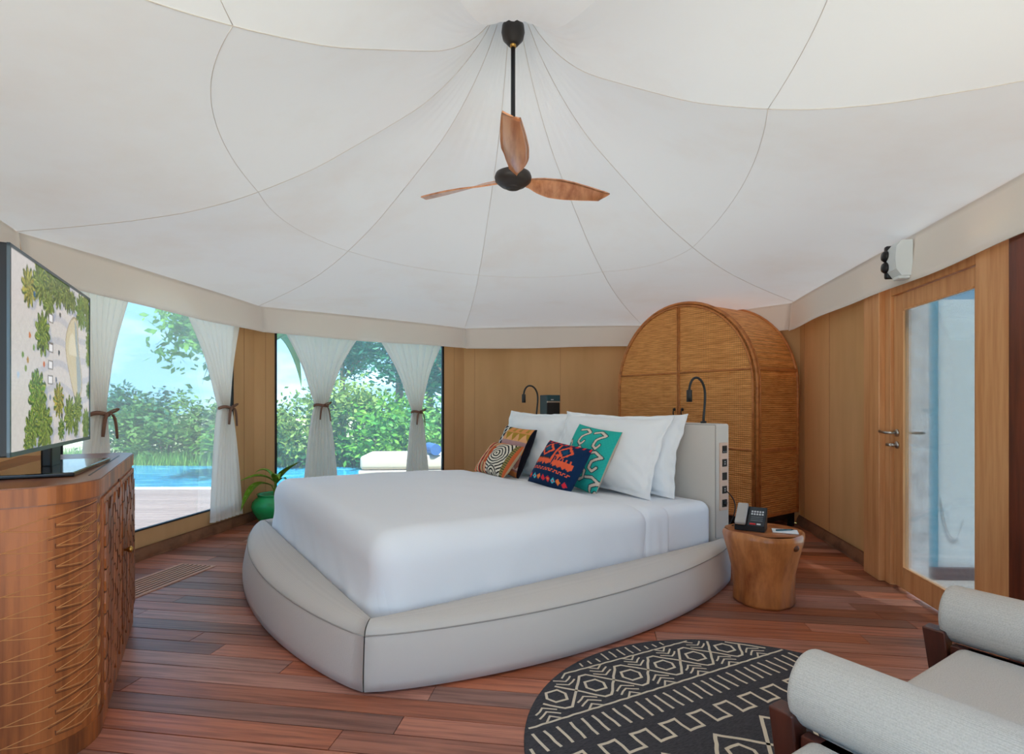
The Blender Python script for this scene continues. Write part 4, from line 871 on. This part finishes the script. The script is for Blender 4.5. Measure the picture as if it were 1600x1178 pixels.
def foliage(n, R3, size, seed, hollow=.55, clumps=26):
    rg = np.random.default_rng(seed); cc = rg.normal(size=(clumps, 3)); cc /= np.linalg.norm(cc, axis=1, keepdims=True); cc *= rg.uniform(hollow, .9, (clumps, 1))*np.array(R3)
    idx = rg.integers(0, clumps, n); p = cc[idx]+rg.normal(size=(n, 3))*np.array(R3)*.17; d = rg.normal(size=(n, 3)); d[:, 2] = d[:, 2]*.6-.1; d /= np.linalg.norm(d, axis=1, keepdims=True)
    s = np.cross(d, rg.normal(size=(n, 3))); s /= np.linalg.norm(s, axis=1, keepdims=True)+1e-9; l = size*rg.uniform(.6, 1.3, (n, 1)); V = np.stack([p, p+d*l*.5+s*l*.24, p+d*l, p+d*l*.5-s*l*.24], 1).reshape(-1, 3)
    return V, [(4*i, 4*i+1, 4*i+2, 4*i+3) for i in range(n)]
FM = {}
def fmesh(key, *a):
    if key not in FM: FM[key] = foliage(*a)
    return FM[key]
def bush(x, y, sx, sz, m, label, seed, z=-.3, size=.15, n=3200):
    o = empty('shrub', (x, y, z), seed*1.3); tag(o, label, 'shrub', 'garden shrubs')
    mk('foliage', tf(fmesh(('b', seed % 4, size), n, (1, 1, 1), size, seed % 4), off=(0, 0, 0)), m, o); ch = o.children[0]; ch.scale = (sx, sx*.9, sz); ch.location = (0, 0, sz*.85)
    mk('stem', join(*[tube([(0, 0, 0), (.15*sx*math.cos(k*2.1), .15*sx*math.sin(k*2.1), sz*.5), (.4*sx*math.cos(k*2.1+.3), .4*sx*math.sin(k*2.1+.3), sz*1.1)], [.04, .03, .015], 6) for k in range(4)]), BARK, o)
    return o
def tree(x, y, h, rc, m, label, seed, lean=(0, 0), size=.22, n=5200, cat='tree', rz=.8):
    o = empty('tree', (x, y, -.3)); tag(o, label, cat, 'garden trees')
    top = np.array([lean[0], lean[1], h]); tr = [tube(bez((0, 0, 0), (lean[0]*.1, lean[1]*.1, h*.4), (lean[0]*.7, lean[1]*.7, h*.6), top, 14), np.linspace(.16, .06, 14), 10)]
    for k in range(6):
        a = k*1.05+seed; tr.append(tube([top*(.6+.06*k), top*(.75+.05*k)+np.array([rc*.4*math.cos(a), rc*.4*math.sin(a), .2]), top+np.array([rc*.75*math.cos(a), rc*.75*math.sin(a), .2*math.sin(a*2)])], [.05, .035, .012], 6))
    mk('trunk', join(*tr), BARK, o, smooth=True); ch = mk('crown', tf(fmesh(('t', seed % 3, size), n, (1, 1, 1), size/rc, 10+seed % 3, .35, 44), off=(0, 0, 0)), m, o); ch.scale = (rc, rc, rc*rz); ch.location = top+np.array([0, 0, rc*.1])
    return o
# beyond the left window
bush(-9.2, 14.6, 1.25, 1.05, LEAF1, 'round bright green bush beyond the pool, next to the left curtain', 1)
bush(-7.9, 15.2, 1.2, .92, LEAF2, 'olive green bush in the middle of the pool window', 2)
bush(-6.9, 14.4, 1.1, .75, LEAF1, 'low green bush beyond the pool near the tied curtain', 3)
bush(-10.6, 15.4, 1.3, 1.1, LEAF3, 'dark bush behind the left curtain', 4)
tree(-5.35, 10.6, 3.1, 1.0, LEAF1, 'leafy tree overhanging the left window with drooping branches', 1, lean=(-.28, -.3), size=.15, rz=1.1, n=4200)
# beyond the back window
for i, (x, y, sx, sz, m, lab) in enumerate(((-5.0, 12.9, .95, 1.12, LEAF2, 'yellow green bush at the left edge of the back window'), (-3.9, 13.4, 1.25, 1.18, LEAF2, 'tall olive bush behind the tied curtain of the back window'), (-2.9, 12.6, 1.05, .98, LEAF1, 'bright green bush in the middle of the back window'), (-1.9, 13.0, 1.15, .95, LEAF1, 'bright green bush behind the cream garden lounger'), (-.9, 13.2, 1.0, .85, LEAF1, 'green bush at the right edge of the back window'))): bush(x, y, sx, sz, m, lab, 5+i)
tree(-3.4, 16.5, 4.6, 2.5, LEAF3, 'dense dark green tree behind the bushes of the back window', 2, size=.24, n=8000)
tree(-2.35, 15.6, 3.3, 2.0, LEAF3, 'broad dark green tree in the middle of the back window', 6, size=.2, n=9000)
tree(-1.5, 17.0, 4.8, 2.7, LEAF3, 'tall dark tree with pale trunk between the back curtains', 3, size=.24, n=8000)
tree(-1.2, 13.9, 2.6, 1.5, LEAF3, 'dark tree at the right of the back window', 4, size=.2, n=6000)
tree(-5.9, 19.0, 3.6, 1.6, LEAF3, 'distant tree at the left of the back window', 5, size=.24)
# palm beside the back window
pm = empty('palm', (-3.42, 7.75, -.3)); tag(pm, 'small palm close to the left edge of the back window', 'palm')
mk('trunk', tube([(0, 0, 0), (-.05, .02, 1.2), (-.02, .05, 2.5)], [.09, .08, .07], 10), BARK, pm, smooth=True)
for k in range(9):
    a = k*.72; mk('frond', leafm((0, .03, 2.45), (.3*math.cos(a), .3*math.sin(a), 2.75), (.7*math.cos(a), .7*math.sin(a), 2.5), (.85*math.cos(a), .85*math.sin(a), 1.85), .09, .3), LEAF1, pm, smooth=True)
db = empty('garden_lounger', (-1.75, 10.2, -.3), math.radians(4)); tag(db, 'cream garden lounger platform outside the back window', 'lounger')
mk('platform', rbox(-1.0, 1.2, -.5, .6, 0, .42, .02, 1), DAYB, db); mk('cushion', rbox(-.98, 1.18, -.48, .58, .43, .68, .07, 3), DAYB, db, smooth=True)
tw = mk('rolled_towel', tube([(0, -.25, 0), (0, .25, 0)], [.10, .10], 20), TOWEL, loc=(-1.45, 9.95, .485), rz=.4); tag(tw, 'rolled blue towel on the garden lounger', 'towel')
